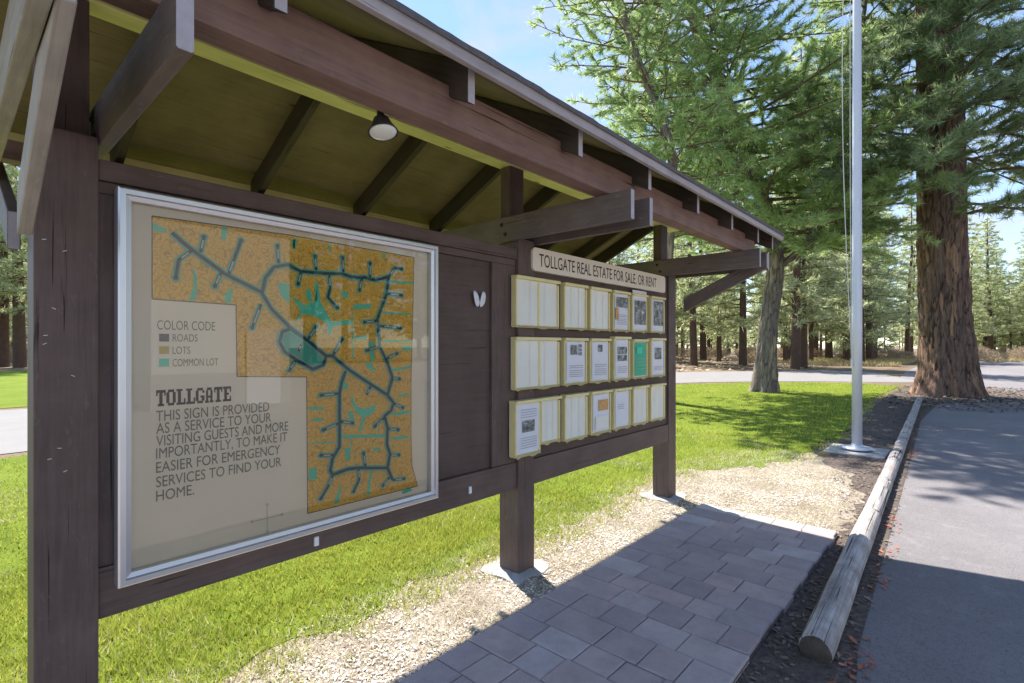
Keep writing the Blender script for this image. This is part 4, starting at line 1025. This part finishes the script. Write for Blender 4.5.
# --- big ponderosa by the kerb
rd = random.Random(33)
D2 = 16.6
path = [PP(949, 402, D2), PP(948, 360, D2), PP(944, 310, D2), PP(942, 250, D2), PP(941, 180, D2), PP(940, 90, D2), PP(938, 0, D2), PP(936, -150, D2), PP(934, -340, D2), PP(932, -480, D2)]
rads = [1.02, 0.86, 0.76, 0.73, 0.71, 0.69, 0.66, 0.58, 0.36, 0.1]
rads = [0.80, 0.72, 0.655, 0.63, 0.615, 0.60, 0.575, 0.50, 0.33, 0.1]
t2 = empty('pine_tree', path[0], 'massive old pine with orange plated bark at the end of the kerb logs', 'tree')
link('trunk', bark_trunk(path, rads, 150, 260, 0.26, (8.0, 1.0), 1.0, 0.045), M['bark_big'], t2)
w_, tp = [], []
# named limbs seen crossing the trunk and sweeping left and right
for (z, px, dd, L, el, dr) in ((5.4, 700, 16.4, 4.6, -0.05, 0.5), (7.4, 760, 15.5, 4.2, 0.0, 0.55), (8.4, 990, 12.5, 4.4, 0.05, 0.6), (7.2, 930, 12.5, 4.0, 0.1, 0.7),
                               (7.0, 1060, 14.5, 4.2, 0.0, 0.5), (8.8, 900, 12.0, 4.2, 0.1, 0.7), (9.6, 1080, 15.0, 4.6, 0.0, 0.5), (6.4, 980, 12.0, 3.4, 0.15, 0.7), (10.6, 830, 14.0, 4.8, 0.0, 0.5), (10.4, 960, 11.0, 4.4, 0.1, 0.6),
                               (6.2, 1090, 16.5, 4.0, 0.05, 0.4), (7.8, 1100, 18.0, 4.4, 0.05, 0.4), (5.6, 1020, 13.5, 3.2, 0.1, 0.5)):
    p, r = interp(path, rads, z); tgt = spot(px, dd); v = tgt - Vector((p.x, p.y, 0)); az = math.atan2(v.y, v.x)
    grow(p + Vector((math.cos(az), math.sin(az), 0)) * r * .8, az, el, L, 0.05, dr, w_, tp, 0.22, 0.44, rd, 0.15, 0.14, 0.1)
for k in range(100):
    z = 7.2 + 12.9 * (k / 100); p, r = interp(path, rads, z); az = k * 2.399 + rd.uniform(-.3, .3)
    grow(p + Vector((math.cos(az), math.sin(az), 0)) * r * .8, az, rd.uniform(-.15, .25), rd.uniform(2.6, 5.4), 0.034, 0.55, w_, tp, 0.24, 0.44, rd, 0.15, 0.12, 0.15)
link('branches', wood_mesh(w_), M['twig'], t2)
crown(tp, 42, 0.27, 0.024, M['needle_big'], t2)
N2 = len(tp); print('TUFTS', N1, N2)

# --- pines of the wood behind: a few kinds, copied
protos = []
def forest_proto(seed, Ht, r, z0, R_, nb, bend):
    rd = random.Random(seed)
    path = [Vector((0, 0, -0.1)), Vector((bend * .3, 0, Ht * .3)), Vector((bend, bend * .4, Ht * .65)), Vector((bend * 1.1, 0, Ht))]
    rads = [r * 1.15, r * 0.85, r * 0.5, 0.03]
    w_, tp = [], []
    for k in range(nb):
        z = z0 + (Ht - z0) * (k / nb); p, rr = interp(path, rads, z); f = (z - z0) / (Ht - z0)
        L = R_ * (1 - f) ** 0.7 * (0.5 + 0.5 * min(1, f * 5 + .35)) * rd.uniform(0.6, 1.2) + 0.4
        grow(p, k * 2.399 + rd.uniform(-.4, .4), rd.uniform(-.2, .25), L, 0.05, 0.3, w_, tp, 0.44, 0.42, rd, 0.34, 0.2, 0.4)
    V, F = tube_arrays(path, rads, 12)
    tm = np_mesh(np.array([tuple(v) for v in V]), np.array(F), True)
    tm.materials.append(M['bark_far'])
    wm = wood_mesh(w_, 3); wm.materials.append(M['bark_far'])
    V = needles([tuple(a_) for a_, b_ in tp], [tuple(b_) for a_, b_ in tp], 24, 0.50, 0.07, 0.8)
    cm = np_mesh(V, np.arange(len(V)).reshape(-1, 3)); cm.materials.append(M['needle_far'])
    print('PROTO', len(tp)); protos.append((tm, wm, cm))
for s_, Ht, r, z0, R_, nb, bd in ((101, 17, 0.20, 2.8, 3.3, 60, .3), (102, 21, 0.27, 3.6, 3.6, 70, -.5), (103, 13, 0.15, 1.6, 2.8, 50, .2), (104, 24, 0.34, 4.6, 4.0, 76, .4), (105, 9, 0.10, 0.7, 2.2, 38, .1)):
    forest_proto(s_, Ht, r, z0, R_, nb, bd)
def forest_tree(kind, loc, rz, sc, label, group, name='pine_tree'):
    o = empty(name, loc, label, 'tree', group); o.rotation_euler.z = rz; o.scale = (sc, sc, sc)
    for nm_, me in zip(('trunk', 'branches', 'crown'), protos[kind]):
        c = bpy.data.objects.new(nm_, me); COL.objects.link(c); c.parent = o
    return o
rd = random.Random(77)
# trunks one can tell apart, placed where the photograph shows them
SEEN = [(694, 41, 1, 'slim pine trunk just right of the kiosk’s far post, across the lane'), (709, 66, 0, 'thin far pine second from the kiosk’s far post'), (720, 66, 0, 'thin far pine third from the kiosk’s far post'),
        (743, 42, 1, 'dark straight pine just left of the grey pine’s trunk'), (795, 35, 1, 'dark pine just right of the grey pine’s trunk across the lane'), (804, 37, 0, 'thinner of the paired pines right of the grey pine'),
        (811, 52, 0, 'thin pine behind the paired trunks'), (829, 60, 3, 'stout dark pine left of the flagpole'), (846, 56, 3, 'stout dark pine nearest to the left of the flagpole'),
        (870, 54, 3, 'stout dark pine just right of the flagpole'), (911, 82, 1, 'slim far pine at the left edge of the massive pine'), (985, 88, 3, 'far pine trunk just right of the massive pine'), (993, 95, 1, 'thin far pine right of the massive pine'),
        (3, 39, 3, 'dark pine at the left edge of the view'), (20, 38, 3, 'dark pine beside the kiosk’s near post')]
occupied = []
for px, d, kd, lab in SEEN:
    p = spot(px, d); occupied.append(p)
    forest_tree(kd, p, rd.uniform(0, 6.28), rd.uniform(0.92, 1.1), lab.replace('’', "'"), 'pines of the near wood')
road_poly = near + [(29, 1.6)] + far
cnt = 0
GEN = 'green pine of the far wood, one among many alike'
tries = 0
while cnt < 215 and tries < 6000:
    tries += 1
    px = rd.choice((rd.uniform(-60, 60), rd.uniform(420, 1120), rd.uniform(660, 1080), rd.uniform(960, 1110)))
    d = rd.uniform(1, 1.0) * (34 + 110 * rd.random() ** 1.15)
    if px > 880 and d < 70: continue
    if 640 < px < 900 and d < 46: continue
    p = spot(px, d)
    if any((p - q).length < 3.2 for q in occupied): continue
    if inside(np.array([[p.x, p.y]]), road_poly)[0] or inside(np.array([[p.x, p.y]]), asph)[0]: continue
    occupied.append(p); cnt += 1
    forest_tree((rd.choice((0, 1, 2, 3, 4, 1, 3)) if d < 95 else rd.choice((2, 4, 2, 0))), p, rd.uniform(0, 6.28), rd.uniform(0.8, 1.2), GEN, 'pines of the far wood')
# pines added behind the viewer to darken the reflection in the case's glass
for k in range(34):
    x = (-30 + k * 4.0 if k < 7 else 8 + (k - 7) * 2.1) + rd.uniform(-.6, .6)
    forest_tree(rd.choice((0, 1, 3)), Vector((x, -38 + rd.uniform(-3, 3), 0)), rd.uniform(0, 6.28), rd.uniform(.8, 1.1), 'unseen pine added behind the parking ground to darken the reflection in the glass', 'pines added behind the parking ground')
# dry shrubs at the wood's edge
rdn = np.random.default_rng(3)
def shrub_me(n, r, h):
    c = rdn.normal(0, 1, (n, 3)); c /= np.linalg.norm(c, axis=1)[:, None]; c *= rdn.uniform(.35, 1, (n, 1)) ** 0.5
    P = c * np.array([r, r, h * .5]) + np.array([0, 0, h * .5])
    dr = c + rdn.normal(0, .7, (n, 3)); dr /= np.linalg.norm(dr, axis=1)[:, None]
    s = np.cross(dr, rdn.normal(0, 1, (n, 3))); s /= np.linalg.norm(s, axis=1)[:, None]
    V = np.stack([P - s * .02, P + s * .02, P + dr * .3], 1).reshape(-1, 3); V[:, 2] = np.maximum(V[:, 2], 0)
    me = np_mesh(V, np.arange(len(V)).reshape(-1, 3)); me.materials.append(M['brush']); return me
sm_ = [shrub_me(1500, 1.4, 1.5), shrub_me(900, 0.9, 1.0)]
for k in range(60):
    px = rd.choice((rd.uniform(670, 780), rd.uniform(780, 910), rd.uniform(0, 30), rd.uniform(960, 1040))); d = rd.uniform(48, 95)
    o = bpy.data.objects.new('dry_shrub', sm_[k % 2]); COL.objects.link(o); o.location = spot(px, d); o.rotation_euler.z = rd.uniform(0, 6.28)
    tag(o, 'leafless brown shrub among the far pine trunks', 'shrub', 'dry shrubs among the pines')

# ------------------------------------------------------------------ pale service building across the parking ground (mirrored in the case's glass)
bd = empty('service_building', (5.0, -13, 0), 'pale narrow two storey building across the parking ground, mirrored in the map glass', 'building')
M['siding'] = plain('pale_siding', (0.66, 0.62, 0.56), 0.8, 0, 0.06, 3)
M['dark_glass'] = plain('window_glass', (0.05, 0.06, 0.07), 0.1, 0, 0.1)
box('wall', 3.35, 6.7, -16, -10, 0.9, 5.3, M['siding'], bd, 0.01)
box('plinth', 3.33, 6.72, -16.02, -9.98, 0, 0.899, M['concrete'], bd, 0.01)
for s_ in (1,):
    bm = bmesh.new()
    a_ = [bm.verts.new(v) for v in ((3.0, -16.5, 5.3), (7.05, -16.5, 5.3), (7.05, -13, 6.8), (3.0, -13, 6.8), (3.0, -9.6, 5.3), (7.05, -9.6, 5.3))]
    bm.faces.new((a_[0], a_[1], a_[2], a_[3])); bm.faces.new((a_[3], a_[2], a_[5], a_[4])); bm.faces.new((a_[0], a_[3], a_[4])); bm.faces.new((a_[1], a_[5], a_[2])); bm.faces.new((a_[0], a_[4], a_[5], a_[1]))
    bmesh.ops.recalc_face_normals(bm, faces=bm.faces[:])
    link('roof', from_bm(bm), M['shingle'], bd)
box('door', 5.5, 6.4, -9.979, -9.93, 0, 2.05, M['white'], bd)

# ------------------------------------------------------------------ sky, sun, lens
SUN = Vector((0.27, 0.62, 1.0)).normalized()
w = bpy.data.worlds.new('World'); S.world = w; w.use_nodes = True
nt = w.node_tree; bg = nt.nodes['Background']
sky = nt.nodes.new('ShaderNodeTexSky'); sky.sky_type = 'NISHITA'; sky.sun_disc = False
sky.sun_elevation = math.asin(SUN.z); sky.sun_rotation = math.atan2(SUN.x, SUN.y)
sky.altitude = 1500; sky.air_density = 1.0; sky.dust_density = 0.3; sky.ozone_density = 2.0
tc = nt.nodes.new('ShaderNodeTexCoord'); mp = nt.nodes.new('ShaderNodeMapping'); mp.inputs['Scale'].default_value = (1, 1, 2.2); mp.inputs['Location'].default_value = (0.35, 0.1, 0.0)
nz = nt.nodes.new('ShaderNodeTexNoise'); nz.inputs['Scale'].default_value = 3.4; nz.inputs['Detail'].default_value = 7; nz.inputs['Roughness'].default_value = 0.58; nz.inputs['Distortion'].default_value = 0.3
rp = nt.nodes.new('ShaderNodeValToRGB'); rp.color_ramp.elements[0].position = 0.50; rp.color_ramp.elements[1].position = 0.72
rp.color_ramp.elements[0].color = (0, 0, 0, 1); rp.color_ramp.elements[1].color = (0.85, 0.85, 0.85, 1)
mx = nt.nodes.new('ShaderNodeMix'); mx.data_type = 'RGBA'; mx.inputs[7].default_value = (2.7, 2.8, 3.3, 1)
nt.links.new(tc.outputs['Generated'], mp.inputs['Vector']); nt.links.new(mp.outputs[0], nz.inputs['Vector']); nt.links.new(nz.outputs['Fac'], rp.inputs['Fac'])
nt.links.new(rp.outputs['Color'], mx.inputs[0]); nt.links.new(sky.outputs[0], mx.inputs[6]); nt.links.new(mx.outputs[2], bg.inputs['Color'])
bg.inputs['Strength'].default_value = 0.095
sl = bpy.data.lights.new('Sun', 'SUN'); sl.energy = 3.6; sl.angle = R(0.55); sl.color = (1.0, 0.955, 0.88)
so = bpy.data.objects.new('Sun', sl); COL.objects.link(so); so.rotation_euler = SUN.to_track_quat('Z', 'Y').to_euler(); so.location = (10, 20, 40)
cam = bpy.data.cameras.new('Camera'); cam.lens = 18; cam.sensor_width = 36; cam.clip_end = 2000; cam.clip_start = 0.05; cam.shift_y = 4.5 / 1024
co = bpy.data.objects.new('Camera', cam); COL.objects.link(co); co.location = (0, 0, H); co.rotation_euler = (R(90), 0, -math.atan2(C_, S_))
S.camera = co
S.view_settings.view_transform = 'Standard'; S.view_settings.look = 'None'; S.view_settings.gamma = 1; S.view_settings.use_curve_mapping = False
S.view_settings.exposure = 1.65
S.cycles.max_bounces = 8; S.cycles.transparent_max_bounces = 12
